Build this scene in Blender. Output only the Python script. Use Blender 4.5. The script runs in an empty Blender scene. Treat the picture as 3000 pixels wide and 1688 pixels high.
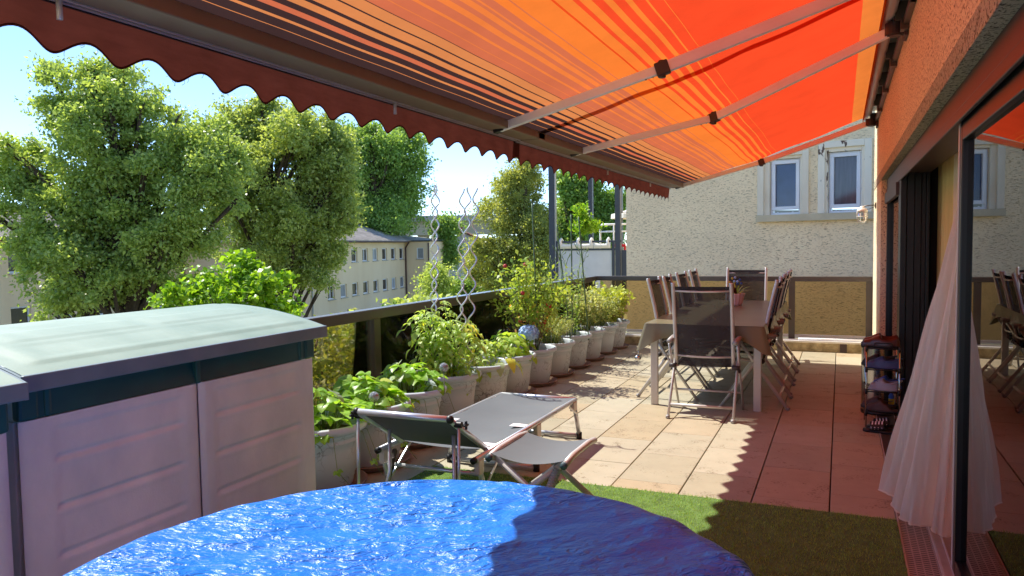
import bpy, math, random
import numpy as np
from mathutils import Vector, Matrix
R = math.radians
rnd = random.Random(7)
sc = bpy.context.scene
COL = sc.collection

# ------------------------------------------------------------------ camera
cam_d = bpy.data.cameras.new('camera')
cam = bpy.data.objects.new('camera', cam_d); COL.objects.link(cam)
cam_d.sensor_width = 36.0
cam_d.lens = 26.654
cam_d.clip_end = 3000.0
cam.matrix_world = Matrix(((0.91763972, -0.00867326, 0.39731865, 0.0),
                           (0.39711967, 0.05843759, -0.91590448, 0.0),
                           (-0.01527447, 0.99825339, 0.05706898, 1.442),
                           (0, 0, 0, 1)))
sc.camera = cam

# ------------------------------------------------------------------ sky, sun, exposure
SUN_DIR = Vector((-0.72, 0.20, 1.0)).normalized()          # towards the sun
world = bpy.data.worlds.new('World'); sc.world = world
world.use_nodes = True
wn = world.node_tree
sky = wn.nodes.new('ShaderNodeTexSky')
sky.sky_type = 'NISHITA'; sky.sun_disc = False
sky.sun_elevation = math.asin(SUN_DIR.z)
sky.sun_rotation = math.atan2(SUN_DIR.x, SUN_DIR.y)
sky.altitude = 300; sky.air_density = 0.55; sky.dust_density = 0.0; sky.ozone_density = 3.0
bg = wn.nodes['Background']; bg.inputs['Strength'].default_value = 0.09
wn.links.new(sky.outputs[0], bg.inputs['Color'])
sl = bpy.data.lights.new('sun', 'SUN'); sl.energy = 2.0; sl.angle = R(0.53); sl.color = (1.0, 0.95, 0.86)
so = bpy.data.objects.new('sun', sl); COL.objects.link(so)
so.rotation_euler = SUN_DIR.to_track_quat('Z', 'Y').to_euler(); so.location = (-8, 4, 20)
sc.view_settings.view_transform = 'Standard'; sc.view_settings.look = 'None'
sc.view_settings.gamma = 1.0; sc.view_settings.exposure = 1.95
sc.cycles.max_bounces = 10; sc.cycles.transparent_max_bounces = 24; sc.cycles.transmission_bounces = 8

# ------------------------------------------------------------------ helpers: materials
def S(r, g, b):
    f = lambda c: (c/255/12.92) if c <= 10 else ((c/255+0.055)/1.055)**2.4
    return (f(r), f(g), f(b))
MATS = {}
def nd(t, kind, **kw):
    n = t.nodes.new(kind)
    for k, v in kw.items():
        if k in n.inputs: n.inputs[k].default_value = v
        else: setattr(n, k, v)
    return n
def rgba(c): return (c[0], c[1], c[2], 1.0)
def M(name, c, rough=0.6, metal=0.0, var=0.12, vs=5.0, bump=0.0, bs=60.0, spec=0.5, c2=None, stretch=(1, 1, 1), detail=4.0, c_lo=0.3, c_hi=0.7):
    """principled surface with procedural colour variation and fine relief"""
    m = bpy.data.materials.new(name); m.use_nodes = True
    t = m.node_tree; p = t.nodes['Principled BSDF']
    p.inputs['Roughness'].default_value = rough; p.inputs['Metallic'].default_value = metal
    p.inputs['Specular IOR Level'].default_value = spec
    tc = nd(t, 'ShaderNodeTexCoord'); mp = nd(t, 'ShaderNodeMapping'); mp.inputs['Scale'].default_value = stretch
    t.links.new(tc.outputs['Object'], mp.inputs['Vector'])
    nz = nd(t, 'ShaderNodeTexNoise', Scale=vs, Detail=detail, Roughness=0.6)
    t.links.new(mp.outputs[0], nz.inputs['Vector'])
    mr = nd(t, 'ShaderNodeMapRange'); mr.inputs['From Min'].default_value = c_lo; mr.inputs['From Max'].default_value = c_hi
    t.links.new(nz.outputs[0], mr.inputs['Value'])
    mx = nd(t, 'ShaderNodeMix', data_type='RGBA')
    a = c if c2 is not None else tuple(v*(1-var) for v in c)
    b = c2 if c2 is not None else tuple(min(1, v*(1+var)) for v in c)
    mx.inputs[6].default_value = rgba(a); mx.inputs[7].default_value = rgba(b)
    t.links.new(mr.outputs[0], mx.inputs[0]); t.links.new(mx.outputs[2], p.inputs['Base Color'])
    if bump:
        n2 = nd(t, 'ShaderNodeTexNoise', Scale=bs, Detail=3.0, Roughness=0.6)
        t.links.new(mp.outputs[0], n2.inputs['Vector'])
        bp = nd(t, 'ShaderNodeBump', Strength=bump, Distance=0.01)
        t.links.new(n2.outputs[0], bp.inputs['Height']); t.links.new(bp.outputs[0], p.inputs['Normal'])
    MATS[name] = m
    return m

def leaf_mat(name, c1, c2, trans=0.45, rough=0.45, hue2=None):
    """leaf blade: reflects and lets light through, tone differs leaf by leaf"""
    m = bpy.data.materials.new(name); m.use_nodes = True
    t = m.node_tree; p = t.nodes['Principled BSDF']; out = t.nodes['Material Output']
    g = nd(t, 'ShaderNodeNewGeometry')
    mx = nd(t, 'ShaderNodeMix', data_type='RGBA'); mx.inputs[6].default_value = rgba(c1); mx.inputs[7].default_value = rgba(c2)
    t.links.new(g.outputs['Random Per Island'], mx.inputs[0])
    oi = nd(t, 'ShaderNodeObjectInfo')
    hs = nd(t, 'ShaderNodeHueSaturation')
    mr = nd(t, 'ShaderNodeMapRange'); mr.inputs['To Min'].default_value = 0.9; mr.inputs['To Max'].default_value = 1.12
    t.links.new(oi.outputs['Random'], mr.inputs['Value']); t.links.new(mr.outputs[0], hs.inputs['Value'])
    t.links.new(mx.outputs[2], hs.inputs['Color'])
    p.inputs['Roughness'].default_value = rough; p.inputs['Specular IOR Level'].default_value = 0.35
    t.links.new(hs.outputs[0], p.inputs['Base Color'])
    tr = nd(t, 'ShaderNodeBsdfTranslucent')
    h2 = nd(t, 'ShaderNodeMix', data_type='RGBA', blend_type='MULTIPLY'); h2.inputs[0].default_value = 1.0
    h2.inputs[7].default_value = (1.9, 1.75, 0.7, 1)
    t.links.new(hs.outputs[0], h2.inputs[6]); t.links.new(h2.outputs[2], tr.inputs['Color'])
    ms = nd(t, 'ShaderNodeMixShader'); ms.inputs[0].default_value = trans
    t.links.new(p.outputs[0], ms.inputs[1]); t.links.new(tr.outputs[0], ms.inputs[2]); t.links.new(ms.outputs[0], out.inputs['Surface'])
    MATS[name] = m
    return m

def glass_mat(name, tint, ior=1.5, rough=0.0, opac=0.0, film=(0.5, 0.45, 0.4)):
    """sheet glass: tinted see-through with fresnel reflection"""
    m = bpy.data.materials.new(name); m.use_nodes = True
    t = m.node_tree; out = t.nodes['Material Output']; t.nodes.remove(t.nodes['Principled BSDF'])
    tr = nd(t, 'ShaderNodeBsdfTransparent'); tr.inputs[0].default_value = rgba(tint)
    gl = nd(t, 'ShaderNodeBsdfGlossy', Roughness=rough)
    fr = nd(t, 'ShaderNodeFresnel', IOR=ior)
    df = nd(t, 'ShaderNodeBsdfDiffuse'); df.inputs[0].default_value = rgba(film)
    m0 = nd(t, 'ShaderNodeMixShader'); m0.inputs[0].default_value = opac
    t.links.new(tr.outputs[0], m0.inputs[1]); t.links.new(df.outputs[0], m0.inputs[2])
    ms = nd(t, 'ShaderNodeMixShader'); t.links.new(fr.outputs[0], ms.inputs[0])
    t.links.new(m0.outputs[0], ms.inputs[1]); t.links.new(gl.outputs[0], ms.inputs[2]); t.links.new(ms.outputs[0], out.inputs['Surface'])
    MATS[name] = m
    return m

def cloth_mat(name, c, trans=0.5, see=0.0, attr=None, weave=0.06, ws=900.0, stretch=(1, 1, 1), wear=0.1, tint=(1, 1, 1)):
    """woven cloth: diffuse on the lit side, glowing through on the other; see = open weave"""
    m = bpy.data.materials.new(name); m.use_nodes = True
    t = m.node_tree; out = t.nodes['Material Output']; t.nodes.remove(t.nodes['Principled BSDF'])
    if attr:
        src = nd(t, 'ShaderNodeAttribute', attribute_name=attr).outputs['Color']
    else:
        q = nd(t, 'ShaderNodeRGB'); q.outputs[0].default_value = rgba(c); src = q.outputs[0]
    tc = nd(t, 'ShaderNodeTexCoord'); mp = nd(t, 'ShaderNodeMapping'); mp.inputs['Scale'].default_value = stretch
    t.links.new(tc.outputs['Object'], mp.inputs[0])
    nz = nd(t, 'ShaderNodeTexNoise', Scale=3.0, Detail=6.0, Roughness=0.65); t.links.new(mp.outputs[0], nz.inputs['Vector'])
    mr = nd(t, 'ShaderNodeMapRange'); mr.inputs['From Min'].default_value = 0.3; mr.inputs['From Max'].default_value = 0.7
    mr.inputs['To Min'].default_value = 1-wear; mr.inputs['To Max'].default_value = 1+wear
    t.links.new(nz.outputs[0], mr.inputs['Value'])
    hs = nd(t, 'ShaderNodeHueSaturation'); t.links.new(src, hs.inputs['Color']); t.links.new(mr.outputs[0], hs.inputs['Value'])
    d = nd(t, 'ShaderNodeBsdfDiffuse'); tr = nd(t, 'ShaderNodeBsdfTranslucent')
    t.links.new(hs.outputs[0], d.inputs[0])
    tm = nd(t, 'ShaderNodeMix', data_type='RGBA', blend_type='MULTIPLY'); tm.inputs[0].default_value = 1.0; tm.inputs[7].default_value = rgba(tint)
    t.links.new(hs.outputs[0], tm.inputs[6]); t.links.new(tm.outputs[2], tr.inputs[0])
    n2 = nd(t, 'ShaderNodeTexNoise', Scale=ws, Detail=2.0); t.links.new(mp.outputs[0], n2.inputs['Vector'])
    bp = nd(t, 'ShaderNodeBump', Strength=weave*4, Distance=0.002); t.links.new(n2.outputs[0], bp.inputs['Height'])
    t.links.new(bp.outputs[0], d.inputs['Normal'])
    ms = nd(t, 'ShaderNodeMixShader'); ms.inputs[0].default_value = trans
    t.links.new(d.outputs[0], ms.inputs[1]); t.links.new(tr.outputs[0], ms.inputs[2])
    last = ms
    if see:
        tp = nd(t, 'ShaderNodeBsdfTransparent'); m2 = nd(t, 'ShaderNodeMixShader'); m2.inputs[0].default_value = see
        t.links.new(ms.outputs[0], m2.inputs[1]); t.links.new(tp.outputs[0], m2.inputs[2]); last = m2
    t.links.new(last.outputs[0], out.inputs['Surface'])
    MATS[name] = m
    return m

# ------------------------------------------------------------------ helpers: objects
def link(o): COL.objects.link(o); return o
def tag(o, label=None, cat=None, group=None, kind=None):
    if label: o['label'] = label
    if cat: o['category'] = cat
    if group: o['group'] = group
    if kind: o['kind'] = kind
    return o
def thing(name, label, cat, loc=(0, 0, 0), rz=0.0, group=None):
    o = bpy.data.objects.new(name, None); link(o); o.empty_display_size = 0.1
    o.location = loc; o.rotation_euler = (0, 0, rz)
    return tag(o, label, cat, group)
def obj_from_mesh(name, me, parent=None, loc=None, rot=None, scale=None):
    o = bpy.data.objects.new(name, me); link(o)
    if parent is not None: o.parent = parent
    if loc is not None: o.location = loc
    if rot is not None: o.rotation_euler = rot
    if scale is not None: o.scale = (scale,)*3 if isinstance(scale, (int, float)) else scale
    return o
def fastmesh(name, V, F, mat, smooth=False):
    """mesh from numpy arrays; F has 3 or 4 columns"""
    V = np.asarray(V, np.float32); F = np.asarray(F, np.int32)
    me = bpy.data.meshes.new(name); k = F.shape[1]
    me.vertices.add(len(V)); me.vertices.foreach_set('co', V.ravel())
    me.loops.add(F.size); me.loops.foreach_set('vertex_index', F.ravel())
    me.polygons.add(len(F)); me.polygons.foreach_set('loop_start', np.arange(0, F.size, k, dtype=np.int32))
    me.polygons.foreach_set('loop_total', np.full(len(F), k, np.int32))
    if smooth: me.polygons.foreach_set('use_smooth', np.ones(len(F), bool))
    me.update(calc_edges=True); me.materials.append(mat)
    return me
class MB:
    """collects shapes into one mesh"""
    def __init__(s): s.v = []; s.f = []
    def add(s, vs, fs):
        b = len(s.v); s.v += [tuple(p) for p in vs]; s.f += [tuple(i+b for i in f) for f in fs]; return s
    def bx(s, x0, x1, y0, y1, z0, z1):
        return s.add([(x0, y0, z0), (x1, y0, z0), (x1, y1, z0), (x0, y1, z0), (x0, y0, z1), (x1, y0, z1), (x1, y1, z1), (x0, y1, z1)],
                     [(3, 2, 1, 0), (4, 5, 6, 7), (0, 1, 5, 4), (1, 2, 6, 5), (2, 3, 7, 6), (3, 0, 4, 7)])
    def obx(s, O, a, b, c):
        """box from corner O along edge vectors a, b, c"""
        O, a, b, c = map(Vector, (O, a, b, c))
        p = [O, O+a, O+a+b, O+b, O+c, O+a+c, O+a+b+c, O+b+c]
        return s.add(p, [(3, 2, 1, 0), (4, 5, 6, 7), (0, 1, 5, 4), (1, 2, 6, 5), (2, 3, 7, 6), (3, 0, 4, 7)])
    def bar(s, p, q, w, h, up=(0, 0, 1)):
        p, q = Vector(p), Vector(q); d = (q-p).normalized(); u = Vector(up)
        if abs(d.dot(u)) > 0.97: u = Vector((0, 1, 0))
        x = d.cross(u).normalized(); u = x.cross(d).normalized()
        return s.obx(p-x*w/2-u*h/2, x*w, u*h, q-p)
    def tube(s, pts, r, n=8, cap=True, sx=1.0):
        P = [Vector(p) for p in pts]; rr = r if isinstance(r, (list, tuple)) else [r]*len(P)
        b = len(s.v); pu = None
        for i, p in enumerate(P):
            t = (P[min(i+1, len(P)-1)]-P[max(i-1, 0)]).normalized()
            if pu is None:
                pu = Vector((0, 0, 1)) if abs(t.z) < 0.9 else Vector((1, 0, 0))
            x = t.cross(pu)
            if x.length < 1e-6: x = t.cross(Vector((0, 1, 0)))
            x.normalize(); pu = x.cross(t).normalized()
            for k in range(n):
                a = 2*math.pi*k/n
                s.v.append(tuple(p+(x*math.cos(a)*sx+pu*math.sin(a))*rr[i]))
        for i in range(len(P)-1):
            for k in range(n):
                s.f.append((b+i*n+k, b+i*n+(k+1) % n, b+(i+1)*n+(k+1) % n, b+(i+1)*n+k))
        if cap:
            s.f.append(tuple(b+k for k in range(n))[::-1]); s.f.append(tuple(b+(len(P)-1)*n+k for k in range(n)))
        return s
    def lathe(s, prof, n=24, c=(0, 0, 0), wob=None):
        b = len(s.v)
        for (r, z) in prof:
            for k in range(n):
                a = 2*math.pi*k/n; q = r*(wob(a, z) if wob else 1)
                s.v.append((c[0]+q*math.cos(a), c[1]+q*math.sin(a), c[2]+z))
        for i in range(len(prof)-1):
            for k in range(n):
                s.f.append((b+i*n+k, b+i*n+(k+1) % n, b+(i+1)*n+(k+1) % n, b+(i+1)*n+k))
        return s
    def grid(s, fn, nu, nv):
        b = len(s.v)
        for i in range(nu+1):
            for j in range(nv+1): s.v.append(tuple(fn(i/nu, j/nv)))
        for i in range(nu):
            for j in range(nv):
                a = b+i*(nv+1)+j; s.f.append((a, a+nv+1, a+nv+2, a+1))
        return s
    def sphere(s, c, r, n=10, m=6, sc_=(1, 1, 1)):
        return s.grid(lambda u, v: (c[0]+r*sc_[0]*math.cos(2*math.pi*u)*math.sin(math.pi*v), c[1]+r*sc_[1]*math.sin(2*math.pi*u)*math.sin(math.pi*v), c[2]-r*sc_[2]*math.cos(math.pi*v)), n, m)
    def mesh(s, name, mat, smooth=False, o=(0, 0, 0)):
        me = bpy.data.meshes.new(name)
        vs = [(x-o[0], y-o[1], z-o[2]) for x, y, z in s.v]
        me.from_pydata(vs, [], s.f); me.update()
        if smooth: me.polygons.foreach_set('use_smooth', [True]*len(me.polygons))
        me.materials.append(MATS[mat] if isinstance(mat, str) else mat)
        return me
    def build(s, name, mat, parent=None, smooth=False, o=(0, 0, 0), bevel=0.0, seg=2, loc=None):
        ob = obj_from_mesh(name, s.mesh(name, mat, smooth, o), parent, loc)
        if bevel:
            b = ob.modifiers.new('bevel', 'BEVEL'); b.width = bevel; b.segments = seg; b.limit_method = 'ANGLE'; b.angle_limit = R(35)
        return ob
def auto_smooth(ob, deg=35):
    me = ob.data
    me.polygons.foreach_set('use_smooth', [True]*len(me.polygons))
    try: me.set_sharp_from_angle(angle=R(deg))
    except Exception: pass
    return ob
def dup(root, loc=None, rz=None, label=None, group=None):
    r = root.copy(); link(r)
    if loc is not None: r.location = loc
    if rz is not None: r.rotation_euler = (0, 0, rz)
    tag(r, label, None, group)
    for ch in list(root.children):
        c = ch.copy(); link(c); c.parent = r
        for g in list(ch.children):
            d = g.copy(); link(d); d.parent = c
    return r

def leaf_cloud(name, mat, C, size, rng, parent=None, aspect=0.55, up=0.35, droop=0.2, outward=None, o=(0, 0, 0)):
    """many small leaf-shaped faces at the points C"""
    C = np.asarray(C, float)-np.asarray(o); n = len(C)
    ax = rng.normal(size=(n, 3)); ax[:, 2] -= droop
    if outward is not None: ax += outward
    ax /= np.linalg.norm(ax, axis=1, keepdims=True)+1e-9
    nr = rng.normal(size=(n, 3)); nr[:, 2] += up*3
    sd = np.cross(ax, nr); sd /= np.linalg.norm(sd, axis=1, keepdims=True)+1e-9
    nr = np.cross(sd, ax)
    L = (np.asarray(size)*rng.uniform(0.5, 1.5, n))[:, None]; W = L*aspect*0.5
    base = C-ax*L*0.5; tip = C+ax*L*0.5-nr*L*0.12
    mid = C-ax*L*0.05
    l = mid+sd*W+nr*L*0.06; r = mid-sd*W+nr*L*0.06
    V = np.stack([base, r, tip, l], 1).reshape(-1, 3)
    F = np.arange(4*n).reshape(-1, 4)
    me = fastmesh(name, V, F, mat)
    ob = obj_from_mesh(name, me, parent)
    return ob

# ------------------------------------------------------------------ materials
M('ground_soil', S(122, 126, 88), 0.95, var=0.35, vs=0.15, bump=0.3, bs=2)
M('asphalt', S(112, 110, 106), 0.9, var=0.15, vs=0.5)
M('slab', S(60, 54, 48), 0.9, var=0.2)
M('concrete', S(168, 160, 140), 0.9, var=0.35, vs=7, bump=0.5, bs=60, c2=None)
M('concrete_dirty', S(120, 108, 78), 0.95, c2=S(190, 178, 140), vs=9, bump=0.6, bs=50)
M('alu', S(214, 217, 222), 0.32, 0.6, var=0.06, vs=3)
M('alu_matt', S(206, 200, 194), 0.42, 0.3, var=0.05, vs=4)
M('rail_metal', S(92, 84, 76), 0.38, 0.35, var=0.12, vs=4, bump=0.04, bs=200)
M('rail_lip', S(150, 152, 155), 0.3, 0.6, var=0.1)
M('anthracite', S(54, 60, 70), 0.45, 0.1, var=0.08)
M('door_black', S(24, 24, 26), 0.35, 0.2, var=0.15)
M('door_brown', S(66, 54, 52), 0.42, 0.2, var=0.1)
M('black_plastic', S(22, 22, 24), 0.45, var=0.15)
M('dark_plastic', S(62, 52, 50), 0.5, var=0.12)
M('white_paint', S(225, 225, 222), 0.45, var=0.04)
M('white_pvc', S(232, 234, 238), 0.35, var=0.03)
M('shed_grey', S(198, 214, 224), 0.6, c2=S(228, 238, 242), vs=3.2, detail=9, bump=0.12, bs=160, stretch=(1, 1, 0.6))
M('shed_green', S(22, 76, 78), 0.45, c2=S(34, 92, 92), vs=3, bump=0.06, bs=120)
M('shed_lid', S(122, 146, 130), 0.55, c2=S(152, 172, 156), vs=2.4, detail=8, bump=0.06, bs=140)
M('saucer', S(122, 98, 86), 0.75, c2=S(150, 128, 114), vs=6, bump=0.1, bs=60)
M('soil', S(58, 44, 34), 0.95, var=0.4, vs=40, bump=1.0, bs=70)
M('stem_green', S(110, 135, 60), 0.55, var=0.2)
M('stem_brown', S(112, 92, 56), 0.7, var=0.25, vs=20)
M('bark', S(74, 62, 50), 0.9, var=0.35, vs=8, bump=0.6, bs=14)
M('stake_green', S(88, 112, 78), 0.5, var=0.15, vs=30)
M('spiral_metal', S(226, 226, 226), 0.3, 0.5, var=0.04)
M('facade_cream', S(236, 208, 164), 0.92, c2=S(250, 226, 186), vs=0.35, bump=0.1, bs=8, stretch=(1, 1, 0.35))
M('facade_grey', S(160, 165, 172), 0.92, c2=S(176, 180, 186), vs=0.3, stretch=(1, 1, 0.4))
M('roof_corr', S(150, 140, 130), 0.85, c2=S(192, 182, 170), vs=1.3, detail=8)
M('roof_tile', S(138, 84, 66), 0.85, var=0.25, vs=3)
M('gutter', S(92, 64, 56), 0.6, var=0.15)
M('win_dark', S(34, 40, 48), 0.08, var=0.3, vs=0.8, spec=0.8)
M('win_curtain', S(150, 152, 150), 0.5, var=0.2, vs=6, stretch=(6, 6, 0.4))
M('pane_blue', S(44, 58, 96), 0.06, var=0.2, spec=0.7)
M('pane_grey', S(78, 74, 82), 0.1, var=0.25, vs=4, stretch=(8, 8, 0.5), spec=0.7)
M('casing_paint', S(244, 232, 208), 0.6, c2=S(226, 210, 182), vs=5, detail=8, bump=0.2, bs=40, stretch=(1, 1, 0.3))
M('sill_stone', S(206, 192, 160), 0.85, var=0.1, vs=5, bump=0.2, bs=40)
M('bridge', S(150, 150, 144), 0.9, var=0.15, vs=0.05)
M('wood_plank', S(168, 128, 90), 0.75, c2=S(196, 158, 116), vs=3, stretch=(1, 14, 14), bump=0.3, bs=20)
M('terracotta', S(172, 108, 66), 0.85, var=0.25, vs=5)
M('frost', S(200, 205, 206), 0.6, var=0.05)
M('canvas_white', S(226, 222, 210), 0.8, var=0.06)
M('red_plastic', S(205, 30, 40), 0.45, var=0.1)
M('cloth_olive', S(120, 114, 88), 0.34, var=0.05, vs=2, bump=0.03, bs=30, spec=0.35)
M('pink_ceramic', S(232, 205, 205), 0.3, var=0.05)
M('shoe_leather', S(72, 26, 24), 0.3, var=0.2, vs=10)
M('shoe_black', S(26, 24, 26), 0.5, var=0.2)
M('shoe_blue', S(56, 66, 108), 0.5, var=0.15)
M('shoe_bright', S(40, 84, 170), 0.5, var=0.15)
M('shoe_grey', S(150, 150, 162), 0.55, var=0.1)
M('shoe_brown', S(74, 52, 50), 0.6, var=0.2)
M('stripe_white', S(225, 220, 222), 0.6, var=0.05)
M('can_yellow', S(214, 180, 40), 0.45, var=0.1)
M('steel', S(190, 188, 184), 0.18, 1.0, var=0.05)
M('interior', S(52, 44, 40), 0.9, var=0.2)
M('lamp_white', S(225, 224, 214), 0.4, var=0.06)
M('mat_green', S(84, 112, 50), 0.95, var=0.3, vs=12)
M('track_plate', S(176, 160, 150), 0.45, 0.4, var=0.12, vs=6, bump=0.05, bs=150)
M('pool_wall', S(60, 96, 150), 0.5, var=0.1)
M('flower_blue', S(150, 190, 236), 0.6, c2=S(186, 212, 244), vs=20)
M('flower_red', S(190, 50, 50), 0.6, var=0.2)
M('flower_yellow', S(226, 190, 70), 0.6, var=0.2)
M('metal_post', S(150, 152, 150), 0.5, 0.5, var=0.1)
leaf_mat('leaf_lime', S(124, 150, 86), S(168, 186, 112), 0.44, 0.36)
leaf_mat('leaf_dark', S(136, 158, 92), S(186, 200, 128), 0.46, 0.34)
leaf_mat('leaf_far', S(112, 146, 76), S(156, 184, 104), 0.42, 0.4)
leaf_mat('leaf_pine', S(130, 146, 82), S(184, 188, 112), 0.44, 0.4)
leaf_mat('leaf_bush', S(92, 142, 34), S(150, 182, 58), 0.45, 0.35)
leaf_mat('leaf_hedge', S(96, 116, 54), S(176, 178, 90), 0.45)
leaf_mat('leaf_straw', S(132, 176, 60), S(176, 208, 92), 0.45, 0.35)
leaf_mat('leaf_straw_old', S(150, 168, 128), S(184, 196, 160), 0.35, 0.45)
leaf_mat('leaf_tomato', S(150, 182, 92), S(196, 214, 130), 0.42, 0.4)
leaf_mat('leaf_hydra', S(142, 178, 60), S(192, 214, 92), 0.42, 0.35)
leaf_mat('leaf_rose', S(120, 152, 66), S(172, 184, 92), 0.40, 0.4)
leaf_mat('leaf_dry', S(168, 110, 62), S(196, 150, 84), 0.4, 0.6)
leaf_mat('leaf_lily', S(120, 158, 56), S(164, 188, 84), 0.42, 0.4)
leaf_mat('leaf_sage', S(150, 160, 112), S(186, 190, 140), 0.38, 0.6)
leaf_mat('leaf_lav', S(130, 146, 84), S(180, 184, 130), 0.35, 0.6)
leaf_mat('leaf_gold', S(150, 168, 72), S(192, 198, 102), 0.38, 0.4)
leaf_mat('leaf_yellow', S(190, 190, 76), S(214, 206, 100), 0.4, 0.5)
leaf_mat('blade_grass', S(98, 136, 62), S(158, 186, 102), 0.38, 0.5)
leaf_mat('leaf_agave', S(84, 104, 52), S(130, 140, 76), 0.25, 0.5)
glass_mat('glass_bronze', (0.94, 0.79, 0.55), 1.25, 0.0, 0.05, (0.28, 0.22, 0.14))
glass_mat('glass_smoke', (0.84, 0.80, 0.70), 1.22, 0.0, 0.03, (0.2, 0.17, 0.12))
glass_mat('glass_door', (0.42, 0.40, 0.38), 2.0, 0.0, 0.02, (0.1, 0.08, 0.07))
glass_mat('glass_clear', (0.92, 0.94, 0.94), 1.5, 0.0, 0.0)
cloth_mat('awning_cloth', None, 0.46, attr='stripe', wear=0.07, ws=500)
cloth_mat('awning_hem', S(206, 110, 40), 0.6, wear=0.06)
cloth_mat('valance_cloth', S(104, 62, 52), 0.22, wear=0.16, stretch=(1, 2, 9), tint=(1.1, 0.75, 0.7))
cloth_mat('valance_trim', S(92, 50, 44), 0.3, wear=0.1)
cloth_mat('sling', S(64, 61, 64), 0.10, see=0.13, wear=0.06, ws=1500)
cloth_mat('sling_grey', S(116, 122, 126), 0.12, see=0.03, wear=0.04, ws=1200)
cloth_mat('sheer', S(255, 246, 230), 0.55, see=0.08, wear=0.06, stretch=(8, 8, 0.3), weave=0.1, ws=300)
cloth_mat('drape_olive', S(232, 208, 140), 0.25, see=0.0, wear=0.12, stretch=(10, 10, 0.2))

def tile_material():
    m = bpy.data.materials.new('floor_tile'); m.use_nodes = True
    t = m.node_tree; p = t.nodes['Principled BSDF']; p.inputs['Roughness'].default_value = 0.62; p.inputs['Specular IOR Level'].default_value = 0.3
    tc = nd(t, 'ShaderNodeTexCoord'); oi = nd(t, 'ShaderNodeObjectInfo')
    mul = nd(t, 'ShaderNodeVectorMath', operation='MULTIPLY_ADD')
    cm = nd(t, 'ShaderNodeCombineXYZ')
    for i, k in enumerate((37.0, 91.0, 13.0)):
        q = nd(t, 'ShaderNodeMath', operation='MULTIPLY'); q.inputs[1].default_value = k
        t.links.new(oi.outputs['Random'], q.inputs[0]); t.links.new(q.outputs[0], cm.inputs[i])
    ad = nd(t, 'ShaderNodeVectorMath', operation='ADD'); t.links.new(tc.outputs['Object'], ad.inputs[0]); t.links.new(cm.outputs[0], ad.inputs[1])
    rp = nd(t, 'ShaderNodeValToRGB'); e = rp.color_ramp.elements
    e[0].position = 0.0; e[0].color = rgba(S(162, 154, 130)); e[1].position = 1.0; e[1].color = rgba(S(169, 155, 126))
    x = rp.color_ramp.elements.new(0.55); x.color = rgba(S(177, 169, 147)); x = rp.color_ramp.elements.new(0.88); x.color = rgba(S(174, 158, 130))
    t.links.new(oi.outputs['Random'], rp.inputs[0])
    n1 = nd(t, 'ShaderNodeTexNoise', Scale=5.0, Detail=6.0, Roughness=0.65); t.links.new(ad.outputs[0], n1.inputs['Vector'])
    mr = nd(t, 'ShaderNodeMapRange'); mr.inputs['From Min'].default_value = 0.3; mr.inputs['From Max'].default_value = 0.75; mr.inputs['To Min'].default_value = 0.9; mr.inputs['To Max'].default_value = 1.06
    t.links.new(n1.outputs[0], mr.inputs['Value'])
    hs = nd(t, 'ShaderNodeHueSaturation'); t.links.new(rp.outputs[0], hs.inputs['Color']); t.links.new(mr.outputs[0], hs.inputs['Value'])
    # pores of the cast stone: small pits in loose bands
    mp = nd(t, 'ShaderNodeMapping'); mp.inputs['Scale'].default_value = (1.0, 2.6, 1.0); t.links.new(ad.outputs[0], mp.inputs[0])
    n2 = nd(t, 'ShaderNodeTexNoise', Scale=62.0, Detail=2.0, Roughness=0.5); t.links.new(mp.outputs[0], n2.inputs['Vector'])
    n3 = nd(t, 'ShaderNodeTexNoise', Scale=7.0, Detail=2.0); t.links.new(ad.outputs[0], n3.inputs['Vector'])
    s1 = nd(t, 'ShaderNodeMapRange'); s1.inputs['From Min'].default_value = 0.45; s1.inputs['From Max'].default_value = 0.75; s1.inputs['To Min'].default_value = 0.0; s1.inputs['To Max'].default_value = 0.22
    t.links.new(n3.outputs[0], s1.inputs['Value'])
    sub = nd(t, 'ShaderNodeMath', operation='ADD'); t.links.new(n2.outputs[0], sub.inputs[0]); t.links.new(s1.outputs[0], sub.inputs[1])
    pt = nd(t, 'ShaderNodeMapRange'); pt.inputs['From Min'].default_value = 0.72; pt.inputs['From Max'].default_value = 0.80
    t.links.new(sub.outputs[0], pt.inputs['Value'])
    mx = nd(t, 'ShaderNodeMix', data_type='RGBA'); mx.inputs[7].default_value = rgba(S(104, 88, 62))
    t.links.new(pt.outputs[0], mx.inputs[0]); t.links.new(hs.outputs[0], mx.inputs[6]); t.links.new(mx.outputs[2], p.inputs['Base Color'])
    bp = nd(t, 'ShaderNodeBump', Strength=0.5, Distance=0.003, invert=True); t.links.new(pt.outputs[0], bp.inputs['Height']); t.links.new(bp.outputs[0], p.inputs['Normal'])
    MATS['floor_tile'] = m
tile_material()

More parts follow.
